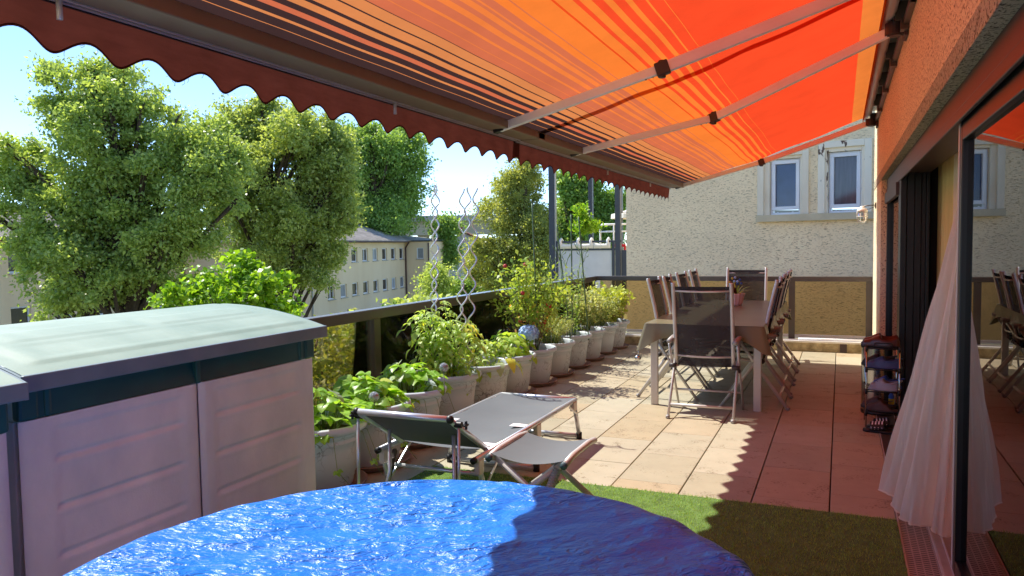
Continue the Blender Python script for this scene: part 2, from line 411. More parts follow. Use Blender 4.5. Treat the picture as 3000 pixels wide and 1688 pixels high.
def plaster_material(name, c, pit, sc1, thr, stretch, bumpd, wide=0.06, gloss=0.0):
    m = bpy.data.materials.new(name); m.use_nodes = True
    t = m.node_tree; p = t.nodes['Principled BSDF']; p.inputs['Roughness'].default_value = 0.95; p.inputs['Specular IOR Level'].default_value = 0.1
    tc = nd(t, 'ShaderNodeTexCoord'); mp = nd(t, 'ShaderNodeMapping'); mp.inputs['Scale'].default_value = stretch; t.links.new(tc.outputs['Object'], mp.inputs[0])
    n1 = nd(t, 'ShaderNodeTexNoise', Scale=sc1, Detail=3.0, Roughness=0.55, Distortion=0.6); t.links.new(mp.outputs[0], n1.inputs['Vector'])
    pt = nd(t, 'ShaderNodeMapRange'); pt.inputs['From Min'].default_value = thr; pt.inputs['From Max'].default_value = thr+wide; t.links.new(n1.outputs[0], pt.inputs['Value'])
    n2 = nd(t, 'ShaderNodeTexNoise', Scale=1.6, Detail=5.0); t.links.new(tc.outputs['Object'], n2.inputs['Vector'])
    mr = nd(t, 'ShaderNodeMapRange'); mr.inputs['From Min'].default_value = 0.3; mr.inputs['From Max'].default_value = 0.7; mr.inputs['To Min'].default_value = 0.93; mr.inputs['To Max'].default_value = 1.04; t.links.new(n2.outputs[0], mr.inputs['Value'])
    hs = nd(t, 'ShaderNodeHueSaturation'); hs.inputs['Color'].default_value = rgba(c); t.links.new(mr.outputs[0], hs.inputs['Value'])
    mx = nd(t, 'ShaderNodeMix', data_type='RGBA'); mx.inputs[7].default_value = rgba(pit)
    t.links.new(pt.outputs[0], mx.inputs[0]); t.links.new(hs.outputs[0], mx.inputs[6]); t.links.new(mx.outputs[2], p.inputs['Base Color'])
    n3 = nd(t, 'ShaderNodeTexNoise', Scale=sc1*2.0, Detail=3.0); t.links.new(tc.outputs['Object'], n3.inputs['Vector'])
    ad = nd(t, 'ShaderNodeMath', operation='MULTIPLY_ADD'); ad.inputs[1].default_value = -1.6; t.links.new(pt.outputs[0], ad.inputs[0]); t.links.new(n3.outputs[0], ad.inputs[2])
    bp = nd(t, 'ShaderNodeBump', Strength=0.8, Distance=bumpd); t.links.new(ad.outputs[0], bp.inputs['Height']); t.links.new(bp.outputs[0], p.inputs['Normal'])
    MATS[name] = m
plaster_material('plaster_cream', S(252, 234, 194), S(138, 100, 64), 75.0, 0.555, (1, 1, 1), 0.007, 0.08)
plaster_material('plaster_band', S(206, 198, 170), S(108, 102, 86), 70.0, 0.54, (1, 1, 1), 0.014, 0.08)
plaster_material('plaster_white', S(255, 230, 188), S(192, 176, 146), 20.0, 0.60, (1, 1, 7.5), 0.006, 0.05)  # dark dashes put the shadow of the plaster grooves into the colour

def worn_frame():
    m = bpy.data.materials.new('worn_paint'); m.use_nodes = True
    t = m.node_tree; p = t.nodes['Principled BSDF']; p.inputs['Roughness'].default_value = 0.6
    tc = nd(t, 'ShaderNodeTexCoord'); mp = nd(t, 'ShaderNodeMapping'); mp.inputs['Scale'].default_value = (1, 1, 0.35); t.links.new(tc.outputs['Object'], mp.inputs[0])
    n1 = nd(t, 'ShaderNodeTexNoise', Scale=7.0, Detail=7.0, Roughness=0.6); t.links.new(mp.outputs[0], n1.inputs['Vector'])
    pt = nd(t, 'ShaderNodeMapRange'); pt.inputs['From Min'].default_value = 0.60; pt.inputs['From Max'].default_value = 0.615; t.links.new(n1.outputs[0], pt.inputs['Value'])
    mx = nd(t, 'ShaderNodeMix', data_type='RGBA'); mx.inputs[6].default_value = rgba(S(244, 232, 208)); mx.inputs[7].default_value = rgba(S(96, 72, 54))
    t.links.new(pt.outputs[0], mx.inputs[0]); t.links.new(mx.outputs[2], p.inputs['Base Color'])
    bp = nd(t, 'ShaderNodeBump', Strength=0.6, Distance=0.004, invert=True); t.links.new(pt.outputs[0], bp.inputs['Height']); t.links.new(bp.outputs[0], p.inputs['Normal'])
    MATS['worn_paint'] = m
worn_frame()

def pot_material():
    m = bpy.data.materials.new('pot_stone'); m.use_nodes = True
    t = m.node_tree; p = t.nodes['Principled BSDF']; p.inputs['Roughness'].default_value = 0.6; p.inputs['Specular IOR Level'].default_value = 0.3
    tc = nd(t, 'ShaderNodeTexCoord'); oi = nd(t, 'ShaderNodeObjectInfo')
    q = nd(t, 'ShaderNodeMath', operation='MULTIPLY'); q.inputs[1].default_value = 50; t.links.new(oi.outputs['Random'], q.inputs[0])
    ad = nd(t, 'ShaderNodeVectorMath', operation='ADD'); t.links.new(tc.outputs['Object'], ad.inputs[0]); t.links.new(q.outputs[0], ad.inputs[1])
    nz = nd(t, 'ShaderNodeTexNoise', Scale=9.0, Detail=4.0); t.links.new(ad.outputs[0], nz.inputs['Vector'])
    vm = nd(t, 'ShaderNodeMix', data_type='VECTOR'); vm.inputs[0].default_value = 0.12
    t.links.new(ad.outputs[0], vm.inputs[4]); t.links.new(nz.outputs['Color'], vm.inputs[5])
    vo = nd(t, 'ShaderNodeTexVoronoi', feature='DISTANCE_TO_EDGE', Scale=26.0); t.links.new(vm.outputs[1], vo.inputs['Vector'])
    ed = nd(t, 'ShaderNodeMapRange'); ed.inputs['From Min'].default_value = 0.0; ed.inputs['From Max'].default_value = 0.07; ed.inputs['To Min'].default_value = 1.0; ed.inputs['To Max'].default_value = 0.0
    t.links.new(vo.outputs['Distance'], ed.inputs['Value'])
    n2 = nd(t, 'ShaderNodeTexNoise', Scale=6.0, Detail=3.0); t.links.new(ad.outputs[0], n2.inputs['Vector'])
    g = nd(t, 'ShaderNodeMapRange'); g.inputs['From Min'].default_value = 0.45; g.inputs['From Max'].default_value = 0.65; t.links.new(n2.outputs[0], g.inputs['Value'])
    mu = nd(t, 'ShaderNodeMath', operation='MULTIPLY'); t.links.new(ed.outputs[0], mu.inputs[0]); t.links.new(g.outputs[0], mu.inputs[1])
    mx = nd(t, 'ShaderNodeMix', data_type='RGBA'); mx.inputs[6].default_value = rgba(S(200, 210, 214)); mx.inputs[7].default_value = rgba(S(104, 108, 108))
    t.links.new(mu.outputs[0], mx.inputs[0]); t.links.new(mx.outputs[2], p.inputs['Base Color'])
    bp = nd(t, 'ShaderNodeBump', Strength=0.3, Distance=0.003, invert=True); t.links.new(mu.outputs[0], bp.inputs['Height']); t.links.new(bp.outputs[0], p.inputs['Normal'])
    MATS['pot_stone'] = m
pot_material()
M('cap_teal', S(70, 92, 98), 0.5, var=0.1)
M('hose_grey', S(150, 150, 156), 0.45, var=0.08)
M('pot_rim', S(194, 204, 210), 0.55, var=0.08, vs=6, bump=0.06, bs=120)

def tarp_material():
    m = bpy.data.materials.new('tarp_blue'); m.use_nodes = True
    t = m.node_tree; p = t.nodes['Principled BSDF']; p.inputs['Roughness'].default_value = 0.36; p.inputs['Specular IOR Level'].default_value = 0.6
    tc = nd(t, 'ShaderNodeTexCoord')
    n0 = nd(t, 'ShaderNodeTexNoise', Scale=2.5, Detail=4.0); t.links.new(tc.outputs['Object'], n0.inputs['Vector'])
    mx = nd(t, 'ShaderNodeMix', data_type='RGBA'); mx.inputs[6].default_value = rgba(S(0, 96, 208)); mx.inputs[7].default_value = rgba(S(6, 126, 228))
    t.links.new(n0.outputs[0], mx.inputs[0]); t.links.new(mx.outputs[2], p.inputs['Base Color'])
    m0 = nd(t, 'ShaderNodeMapping'); m0.inputs['Rotation'].default_value = (0, 0, R(-31)); t.links.new(tc.outputs['Object'], m0.inputs[0])
    mp = nd(t, 'ShaderNodeMapping'); mp.inputs['Scale'].default_value = (0.45, 1.0, 1.0); t.links.new(m0.outputs[0], mp.inputs[0])
    n1 = nd(t, 'ShaderNodeTexNoise', Scale=34.0, Detail=3.0, Roughness=0.55, Distortion=0.8); t.links.new(mp.outputs[0], n1.inputs['Vector'])
    nm = nd(t, 'ShaderNodeTexNoise', Scale=3.4, Detail=3.0); t.links.new(m0.outputs[0], nm.inputs['Vector'])
    mk = nd(t, 'ShaderNodeMapRange'); mk.inputs['From Min'].default_value = 0.36; mk.inputs['From Max'].default_value = 0.66; mk.inputs['To Min'].default_value = 0.18; mk.inputs['To Max'].default_value = 1.0
    t.links.new(nm.outputs[0], mk.inputs['Value'])
    ml = nd(t, 'ShaderNodeMath', operation='MULTIPLY'); t.links.new(n1.outputs[0], ml.inputs[0]); t.links.new(mk.outputs[0], ml.inputs[1])
    bp = nd(t, 'ShaderNodeBump', Strength=1.0, Distance=0.034); t.links.new(ml.outputs[0], bp.inputs['Height'])
    n2 = nd(t, 'ShaderNodeTexNoise', Scale=130.0, Detail=3.0); t.links.new(mp.outputs[0], n2.inputs['Vector'])
    b2 = nd(t, 'ShaderNodeBump', Strength=0.6, Distance=0.004); t.links.new(n2.outputs[0], b2.inputs['Height']); t.links.new(bp.outputs[0], b2.inputs['Normal'])
    t.links.new(b2.outputs[0], p.inputs['Normal'])
    MATS['tarp_blue'] = m
tarp_material()

# ------------------------------------------------------------------ the setting
gnd = MB().bx(-900, 900, -300, 1500, -5.2, -4.7).build('ground', 'ground_soil'); tag(gnd, kind='structure')
rd = MB().obx((-30, 8, -4.696), (9, 2, 0), (-16, 70, 0), (0, 0, 0.004)).build('courtyard_path', 'asphalt'); tag(rd, kind='structure')
slab = MB().bx(-3.42, 0.62, -8.2, 10.9, -4.7, -0.045).build('terrace_floor', 'slab'); tag(slab, kind='structure')

# floor tiles, one by one
TX0, TS, TT = -0.043, 0.4, 0.6143
tile_me = {}
def tile_mesh(w, l):
    key = (round(w, 3), round(l, 3))
    if key not in tile_me:
        b = MB(); g, h = 0.0035, 0.0018; e = 0.0025
        x, y = w/2-g, l/2-h
        b.v = [(-x, -y, -0.03), (x, -y, -0.03), (x, y, -0.03), (-x, y, -0.03), (-x, -y, -e), (x, -y, -e), (x, y, -e), (-x, y, -e),
               (-x+e, -y+e, 0), (x-e, -y+e, 0), (x-e, y-e, 0), (-x+e, y-e, 0)]
        b.f = [(0, 1, 5, 4), (1, 2, 6, 5), (2, 3, 7, 6), (3, 0, 4, 7), (4, 5, 9, 8), (5, 6, 10, 9), (6, 7, 11, 10), (7, 4, 8, 11), (8, 9, 10, 11)]
        tile_me[key] = b.mesh('tile', 'floor_tile')
    return tile_me[key]
offs = {0: 4.60, -1: 4.416, -2: 4.75, -3: 4.45, -4: 4.167, -5: 4.36, -6: 4.62, -7: 4.25, -8: 4.5}
for i in range(-8, 1):
    x0 = TX0+TS*i; x1 = min(x0+TS, 0.277)
    xa = max(x0, -3.22)
    y = offs[i]-TT*20
    while y < 10.45:
        ya, yb = max(y, -8.0), min(y+TT, 10.46)
        if yb-ya > 0.05:
            o = obj_from_mesh('tile', tile_mesh(x1-xa, yb-ya), slab, ((xa+x1)/2, (ya+yb)/2, rnd.uniform(-0.0012, 0.0012)))
        y += TT

# threshold, perforated drain channel in front of the sliding door
dr = thing('drain_grate', 'perforated metal drain grate along the sliding door threshold', 'drain grate', (0.345, 5.0, 0))
O = dr.location
b = MB()
py, nx_, xw = 0.0235, 4, 0.128
gx0 = 0.283
yy = 1.9
while yy < 4.75:
    for j in range(nx_):
        cx0 = gx0+xw*j/nx_; cx1 = cx0+xw/nx_
        sh = 0.006 if int(round(yy/py)) % 2 else 0.0
        h0, h1, v0, v1 = cx0+0.003, cx1-0.003, yy+0.007, yy+0.0155
        b.add([(cx0, yy, 0), (cx1, yy, 0), (cx1, yy+py, 0), (cx0, yy+py, 0), (h0, v0, 0), (h1, v0, 0), (h1, v1, 0), (h0, v1, 0)],
              [(0, 1, 5, 4), (1, 2, 6, 5), (2, 3, 7, 6), (3, 0, 4, 7)])
    yy += py
b.build('perforated_plate', 'track_plate', dr, o=O)
b = MB().bx(gx0, gx0+xw, yy, 9.6, -0.004, 0.0)
for q in np.arange(yy, 7.2, 0.0235):
    for j in range(nx_):
        cx0 = gx0+xw*j/nx_
        b.bx(cx0+0.003, cx0+0.029, q+0.007, q+0.0155, -0.002, 0.0006)
b.build('slotted_plate', 'rail_metal', dr, o=O)
MB().bx(0.277, 0.283, 1.0, 9.6, -0.03, 0.004).build('edge_strip', 'alu_matt', dr, o=O)
MB().bx(0.4115, 0.4165, 1.0, 9.6, -0.03, 0.005).build('edge_strip', 'alu_matt', dr, o=O)
MB().bx(0.277, 0.417, 1.0, 9.6, -0.042, -0.034).build('channel', 'black_plastic', dr, o=O)

# ------------------------------------------------------------------ the house on the right
ho = thing('house', 'roughcast house wall with wide black sliding door on the right side of the terrace', 'house', (0.7, 5.0, 0))
O = ho.location
MB().bx(0.38, 0.80, -1.0, 10.62, 2.145, 4.2).build('wall', 'plaster_cream', ho, o=O)
MB().bx(0.38, 0.80, -9.0, -1.001, -0.04, 4.2).build('wall', 'plaster_cream', ho, o=O)
MB().bx(0.38, 0.80, 8.72, 10.62, -0.04, 2.05).build('wall', 'plaster_cream', ho, o=O)
MB().bx(0.376, 0.80, -0.99, 10.61, 2.052, 2.143).build('lintel_band', 'plaster_band', ho, o=O)
MB().bx(0.43, 0.64, -1.0, 8.72, 1.955, 2.05).bx(0.425, 0.44, -1.0, 8.72, 1.905, 1.953).build('door_header', 'door_brown', ho, o=O, bevel=0.004)
MB().bx(0.417, 0.66, -1.0, 6.72, -0.035, 0.010).build('threshold', 'track_plate', ho, o=O, bevel=0.003)
for xx in (0.452, 0.498, 0.545, 0.592):
    MB().bx(xx, xx+0.006, -1.0, 6.72, 0.0101, 0.017).build('track', 'alu', ho, o=O)
# door jamb: stacked frame profiles facing the terrace
jb = MB().bx(0.432, 0.475, 6.74, 6.92, 0.0, 1.955).build('door_jamb', 'door_black', ho, o=O, bevel=0.004)
for x0, x1, dy in ((0.478, 0.53, 0.012), (0.533, 0.578, 0.02), (0.581, 0.612, 0.032), (0.615, 0.638, 0.02)):
    MB().bx(x0, x1, 6.74+dy, 6.92, 0.0, 1.955).build('profile', 'door_black', jb, o=O, bevel=0.003)
fx = MB().bx(0.432, 0.50, 6.922, 6.99, 0.03, 1.955).bx(0.432, 0.50, 8.62, 8.715, 0.03, 1.955).bx(0.432, 0.50, 6.992, 8.618, 0.03, 0.11).bx(0.432, 0.50, 6.992, 8.618, 1.86, 1.955).build('window', 'door_black', ho, o=O, bevel=0.004)
MB().bx(0.462, 0.468, 6.985, 8.625, 0.10, 1.87).build('pane', 'glass_door', fx, o=O)
MB().bx(0.41, 0.445, 6.96, 8.70, 1.80, 1.903).build('shutter_rail', 'door_brown', fx, o=O, bevel=0.003)
dl = MB().bx(0.452, 0.512, 3.60, 3.685, 0.02, 1.953).bx(0.452, 0.512, -0.9, 3.598, 0.02, 0.085).bx(0.452, 0.512, -0.9, 3.598, 1.84, 1.953).build('sliding_door', 'door_black', ho, o=O, bevel=0.004)
MB().bx(0.474, 0.480, -0.9, 3.61, 0.08, 1.845).build('pane', 'glass_door', dl, o=O)
MB().bx(0.449, 0.4515, 3.655, 3.686, 0.03, 1.94).build('edge_seal', 'alu_matt', dl, o=O)
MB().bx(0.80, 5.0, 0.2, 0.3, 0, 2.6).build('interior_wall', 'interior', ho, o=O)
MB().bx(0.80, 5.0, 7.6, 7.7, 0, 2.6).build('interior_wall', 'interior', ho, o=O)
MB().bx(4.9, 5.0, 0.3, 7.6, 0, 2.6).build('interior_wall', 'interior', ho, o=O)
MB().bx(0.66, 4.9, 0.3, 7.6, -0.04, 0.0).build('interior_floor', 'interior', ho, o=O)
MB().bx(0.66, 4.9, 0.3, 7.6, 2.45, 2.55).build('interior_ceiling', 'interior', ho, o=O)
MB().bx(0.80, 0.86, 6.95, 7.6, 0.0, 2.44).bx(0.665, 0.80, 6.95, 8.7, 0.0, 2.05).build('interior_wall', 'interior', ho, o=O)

# curtains
def interp(pts, u):
    n = len(pts)-1; i = min(int(u*n), n-1); t = u*n-i
    return Vector(pts[i])*(1-t)+Vector(pts[i+1])*t
hem = [(0.228, 4.40), (0.236, 4.28), (0.272, 4.17), (0.335, 4.08), (0.405, 4.035), (0.47, 4.05), (0.53, 4.10), (0.565, 4.20), (0.575, 4.36)]
top = [(0.555, 3.84), (0.550, 3.83), (0.545, 3.81), (0.545, 3.79), (0.55, 3.77), (0.555, 3.75), (0.565, 3.74), (0.575, 3.74), (0.58, 3.75)]
hem = [(x, y, 0) for x, y in hem]; top = [(x, y, 0) for x, y in top]
def sheer_pt(u, v):
    zz = 1.93*(1-v)+(0.045+0.05*(1-u)**2)*v
    w = v**1.06
    a, c = interp(top, u), interp(hem, u)
    p = a*(1-w)+c*w
    t = (interp(hem, min(u+0.02, 1))-interp(hem, max(u-0.02, 0))).normalized(); nrm = Vector((t.y, -t.x, 0))
    amp = 0.003+0.026*v**0.8
    d_ = 0.0
    for (k1, k2, ph, wt) in ((3.1, 1.4, 0.4, 1.0), (5.3, -2.2, 2.1, 0.75), (8.7, 1.9, 4.0, 0.55), (13.9, -3.1, 1.2, 0.32), (21.0, 4.0, 3.3, 0.16)):
        d_ += wt*math.sin(2*math.pi*k1*(u+0.05*math.sin(3.1*v+k1))+k2*v+ph)
    p = p+nrm*amp*d_*0.75-Vector((0.010, -0.006, 0))*math.sin(math.pi*v)*(1-u)
    zz += 0.018*v*math.sin(7*u+1.0)+0.010*v*math.sin(17*u)
    return (p.x, p.y, zz)
cu = MB().grid(sheer_pt, 150, 44).build('sheer_curtain', 'sheer', smooth=True, o=(0.45, 4.1, 0), loc=(0.45, 4.1, 0))
hm_ = MB().tube([Vector(sheer_pt(i/150, 0.998)) for i in range(151)], 0.004, 5).build('hem', 'sheer', cu, True, (0.45, 4.1, 0))
tag(cu, 'white sheer curtain blowing out of the open sliding door', 'curtain')
def drape_pt(u, v):
    return (0.74+0.03*math.sin(u*2*math.pi*11)+0.01*math.sin(u*50), 5.35+1.55*u, 2.3*(1-v)+0.04)
du = MB().grid(drape_pt, 110, 6).build('drape', 'drape_olive', smooth=True, o=(0.82, 6.0, 0), loc=(0.82, 6.0, 0))
tag(du, 'olive yellow drape hanging inside the room behind the door opening', 'drape')
def voile_pt(u, v):
    return (0.68+0.012*math.sin(u*2*math.pi*9), 4.9+0.8*u, 2.3*(1-v)+0.04)
dv = MB().grid(voile_pt, 70, 4).build('voile_curtain', 'sheer', smooth=True, o=(0.74, 5.4, 0), loc=(0.74, 5.4, 0))
tag(dv, 'thin straight voile hanging inside in front of the olive drape', 'curtain')

# bulkhead lamp on the house corner
lp = thing('wall_lamp', 'old white caged bulkhead lamp on a bracket at the house corner', 'lamp', (0.38, 9.9, 1.6))
O = lp.location; lx, ly = 0.23, 9.9
MB().lathe([(0.0, 1.835), (0.022, 1.832), (0.026, 1.815), (0.05, 1.80), (0.06, 1.78), (0.058, 1.765), (0.0, 1.765)], 16, (lx, ly, 0)).build('lamp_cap', 'lamp_white', lp, True, O)
MB().lathe([(0.0, 1.766), (0.045, 1.765), (0.047, 1.70), (0.038, 1.655), (0.0, 1.64)], 16, (lx, ly, 0)).build('lamp_glass', 'glass_clear', lp, True, O)
b = MB()
for a in range(4):
    c_, s_ = math.cos(a*math.pi/2+0.3), math.sin(a*math.pi/2+0.3)
    b.tube([(lx+c_*0.058, ly+s_*0.058, 1.77), (lx+c_*0.058, ly+s_*0.058, 1.69), (lx+c_*0.04, ly+s_*0.04, 1.645), (lx, ly, 1.632)], 0.0035, 5)
b.tube([(lx+0.058*math.cos(k/12*2*math.pi), ly+0.058*math.sin(k/12*2*math.pi), 1.71) for k in range(13)], 0.0035, 5)
b.build('cage', 'lamp_white', lp, True, O)
MB().tube([(lx, ly, 1.83), (0.30, ly, 1.838), (0.378, ly, 1.842)], 0.007, 6).tube([(lx+0.02, ly, 1.80), (0.30, ly+0.01, 1.795), (0.378, ly, 1.83)], 0.003, 5).build('bracket', 'rail_metal', lp, True, O)
MB().bx(0.366, 0.3795, ly-0.03, ly+0.03, 1.80, 1.87).build('wall_plate', 'rail_metal', lp, o=O)

# ------------------------------------------------------------------ railings and kerbs
kb = MB().bx(-3.42, 0.38, 10.475, 10.92, -0.04, 0.115).build('kerb', 'concrete_dirty'); tag(kb, kind='structure')
kb2 = MB().bx(-3.42, -3.225, 0.3, 10.474, -0.04, 0.075).build('kerb', 'concrete'); tag(kb2, kind='structure')
rl = thing('glass_railing', 'dark metal railing with smoky glass panels behind the row of flower pots', 'railing', (-3.32, 6.0, 0))
O = rl.location
MB().bx(-3.375, -3.285, 0.4, 10.70, 0.885, 0.958).build('top_rail', 'rail_metal', rl, o=O, bevel=0.005)
MB().bx(-3.372, -3.288, 0.4, 10.70, 0.9581, 0.963).build('rail_lip', 'rail_lip', rl, o=O)
for yy in (2.20, 4.96, 7.75, 10.62):
    MB().bx(-3.355, -3.295, yy-0.045, yy+0.045, 0.0, 0.885).build('post', 'rail_metal', rl, o=O, bevel=0.004)
for y0, y1 in ((0.5, 2.15), (2.25, 4.91), (5.01, 7.70), (7.80, 10.57)):
    MB().bx(-3.335, -3.327, y0, y1, 0.09, 0.89).build('glass_panel', 'glass_smoke', rl, o=O)
rf = thing('glass_railing', 'dark railing with bronze glass panels across the far end of the terrace', 'railing', (-1.4, 10.77, 0))
O = rf.location
MB().bx(-3.375, 0.378, 10.72, 10.80, 0.897, 0.962).build('top_rail', 'rail_metal', rf, o=O, bevel=0.005)
for xx in (-2.05, -0.593, 0.345):
    MB().bx(xx-0.04, xx+0.04, 10.735, 10.785, 0.115, 0.897).build('post', 'rail_metal', rf, o=O, bevel=0.004)
for x0, x1 in ((-3.25, -2.09), (-2.01, -0.633), (-0.553, 0.305)):
    MB().bx(x0, x1, 10.755, 10.763, 0.19, 0.90).build('glass_panel', 'glass_bronze', rf, o=O)
MB().bx(-3.25, 0.37, 10.74, 10.78, 0.16, 0.188).build('bottom_rail', 'alu_matt', rf, o=O)
cp = MB().bx(-3.2, 0.374, 10.50, 10.70, 0.116, 0.136).build('kerb_capping', 'white_paint', o=(-1.4, 10.6, 0.116), loc=(-1.4, 10.6, 0.116))
tag(cp, 'white metal capping strip lying along the kerb below the bronze railing', 'capping')
tb = MB().tube([(-0.50, 10.56, 0.152), (-0.2, 10.555, 0.155), (0.1, 10.57, 0.153), (0.372, 10.565, 0.152)], 0.016, 8).build('white_pipe', 'white_pvc', smooth=True, o=(-0.06, 10.56, 0.14), loc=(-0.06, 10.56, 0.14))
tag(tb, 'thin white pipe lying on the kerb capping near the house corner', 'pipe')

# ------------------------------------------------------------------ awnings
D, OR1, OR2, BR, LT, BO, RE = S(58, 40, 38), S(198, 120, 68), S(206, 110, 56), S(190, 98, 64), S(216, 114, 52), S(222, 114, 44), S(220, 68, 34)
RB = S(216, 70, 26)
bands = [(0.00, D), (0.190, OR1), (0.194, D), (0.239, OR1), (0.253, D), (0.289, BR), (0.316, D), (0.345, OR1), (0.378, D), (0.395, OR1), (0.444, D), (0.452, OR1), (0.503, D), (0.507, BR),
         (0.554, OR2), (0.559, BR), (0.610, LT), (0.624, BR), (0.667, LT), (0.696, BR), (0.721, LT), (0.748, BR), (0.761, LT), (0.77, BR), (0.805, BO), (0.844, BR), (0.850, BO), (0.909, BR), (0.911, BO),
         (0.963, RB), (0.973, BO), (1.027, RE), (1.047, BO), (1.084, RE), (1.121, BO), (1.151, RE), (1.190, BO), (1.215, RE), (1.262, BO), (1.269, RE), (1.324, BO), (1.327, RE), (2.21, S(204, 112, 48))]
AX0, AZ0, AX1, AZ1 = -2.0, 2.165, 0.24, 2.875
SL = math.hypot(AX1-AX0, AZ1-AZ0)
def awning_fabric(name, y0, y1, parent, O, drop, seed):
    ss = sorted(set([b_[0] for b_ in bands]+list(np.round(np.arange(0.06, SL, 0.06), 3))+[SL]))
    ss = [s for i, s in enumerate(ss) if i == 0 or s-ss[i-1] > 0.0025]
    ny = int((y1-y0)/0.07); ys = np.linspace(y0, y1, ny+1)
    V = []; F = []; cols = []
    for s in ss:
        f = s/SL
        for y in ys:
            e0, e1 = y-y0, y1-y
            rip = 0.009*math.sin(s*8.5+seed)*(math.exp(-e0/0.28)+math.exp(-e1/0.28))*math.sin(math.pi*f)
            rip += 0.004*math.sin(y*2.3+seed)*math.sin(math.pi*f)+0.0012*math.sin(y*9+s*3)
            z = AZ0+(AZ1-AZ0)*f-0.035*math.sin(math.pi*f)-drop+rip
            dx = (0.004*math.sin(y*3.1+seed)+0.009*math.sin(y*7+seed*2)*(math.exp(-e0/0.5)+math.exp(-e1/0.5)))*math.sin(math.pi*f)
            V.append((AX0+(AX1-AX0)*f+dx-O[0], y-O[1], z-O[2]))
    n = ny+1
    for i in range(len(ss)-1):
        m = (ss[i]+ss[i+1])/2; c = [b_[1] for b_ in bands if b_[0] <= m][-1]
        for j in range(ny):
            F.append((i*n+j, i*n+j+1, (i+1)*n+j+1, (i+1)*n+j)); cols.append(c)
    me = fastmesh(name, V, F, MATS['awning_cloth'], True)
    at = me.color_attributes.new('stripe', 'FLOAT_COLOR', 'CORNER')
    buf = np.ones((len(F), 4, 4), np.float32); buf[:, :, :3] = np.array(cols, np.float32)[:, None, :]
    at.data.foreach_set('color', buf.ravel())
    return obj_from_mesh(name, me, parent)
def fabric_z(x, drop=0.0):
    f = (x-AX0)/(AX1-AX0); return AZ0+(AZ1-AZ0)*f-0.035*math.sin(math.pi*f)-drop
def arm(parent, O, w, e, f):
    """folding arm: two square tubes with an elbow joint"""
    w, e, f = Vector(w), Vector(e), Vector(f)
    a = MB().bar(w, e, 0.036, 0.062).build('arm', 'arm_metal', parent, o=O, bevel=0.006)
    d = (e-w).normalized(); d2 = (f-e).normalized()
    MB().bar(e+d2*0.03, f, 0.032, 0.052).build('lower_tube', 'arm_metal', a, o=O, bevel=0.006)
    MB().bar(e-d*0.04, e+d*0.035, 0.05, 0.075).tube([e+Vector((0, 0, 0.045)), e-Vector((0, 0, 0.05))], 0.022, 10).build('elbow', 'dark_plastic', a, o=O, bevel=0.006)
    MB().bar(f-d2*0.03, f+d2*0.04, 0.05, 0.05).build('end_bracket', 'black_plastic', a, o=O, bevel=0.004)
    MB().tube([w+Vector((0, 0.0, -0.035)), w+Vector((0, 0, 0.04))], 0.058, 20).tube([w+Vector((0, 0, -0.042)), w+Vector((0, 0, -0.03))], 0.044, 20).build('shoulder', 'dark_plastic', a, o=O)
    b_ = MB().bx(w.x-0.01, 0.379, w.y-0.05, w.y+0.05, w.z+0.02, w.z+0.10).bx(0.355, 0.379, w.y-0.09, w.y+0.09, w.z-0.06, w.z+0.03)
    b_.build('wall_bracket', 'dark_plastic', a, o=O, bevel=0.004)
    for q in (0.035, 0.075): MB().tube([e+d2*(q+0.02)+Vector((0, 0, -0.024)), e+d2*(q+0.02)+Vector((0, 0, -0.031))], 0.006, 8).build('rivet', 'steel', a, True, O)
    return a
TIP0, PIT = 1.497, 0.216
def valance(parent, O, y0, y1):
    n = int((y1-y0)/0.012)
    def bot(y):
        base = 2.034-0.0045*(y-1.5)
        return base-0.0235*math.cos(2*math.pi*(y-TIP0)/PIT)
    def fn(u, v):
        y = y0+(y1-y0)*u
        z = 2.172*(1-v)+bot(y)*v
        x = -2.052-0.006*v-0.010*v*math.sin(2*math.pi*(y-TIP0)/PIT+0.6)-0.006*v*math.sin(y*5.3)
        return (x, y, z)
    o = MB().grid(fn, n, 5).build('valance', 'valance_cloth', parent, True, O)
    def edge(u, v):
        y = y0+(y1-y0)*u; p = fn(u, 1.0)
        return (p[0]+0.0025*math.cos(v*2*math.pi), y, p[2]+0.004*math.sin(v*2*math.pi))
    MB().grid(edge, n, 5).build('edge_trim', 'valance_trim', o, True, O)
    # frayed threads on the scallop edge
    b_ = MB()
    for k in range(int((y1-y0)*26)):
        y = rnd.uniform(y0+0.01, y1-0.01)
        if math.sin(y*3.7)+math.sin(y*1.3) < 0.35: continue
        p = fn((y-y0)/(y1-y0), 1.0); L = rnd.uniform(0.006, 0.022)
        b_.tube([(p[0], y, p[2]), (p[0]-0.003, y+rnd.uniform(-.006, .006), p[2]-L*0.6), (p[0]-0.004, y+rnd.uniform(-.01, .01), p[2]-L)], 0.0007, 3, False)
    if b_.v: tag(b_.build('frayed_thread', 'valance_cloth', o, False, O), kind='stuff')
    return o
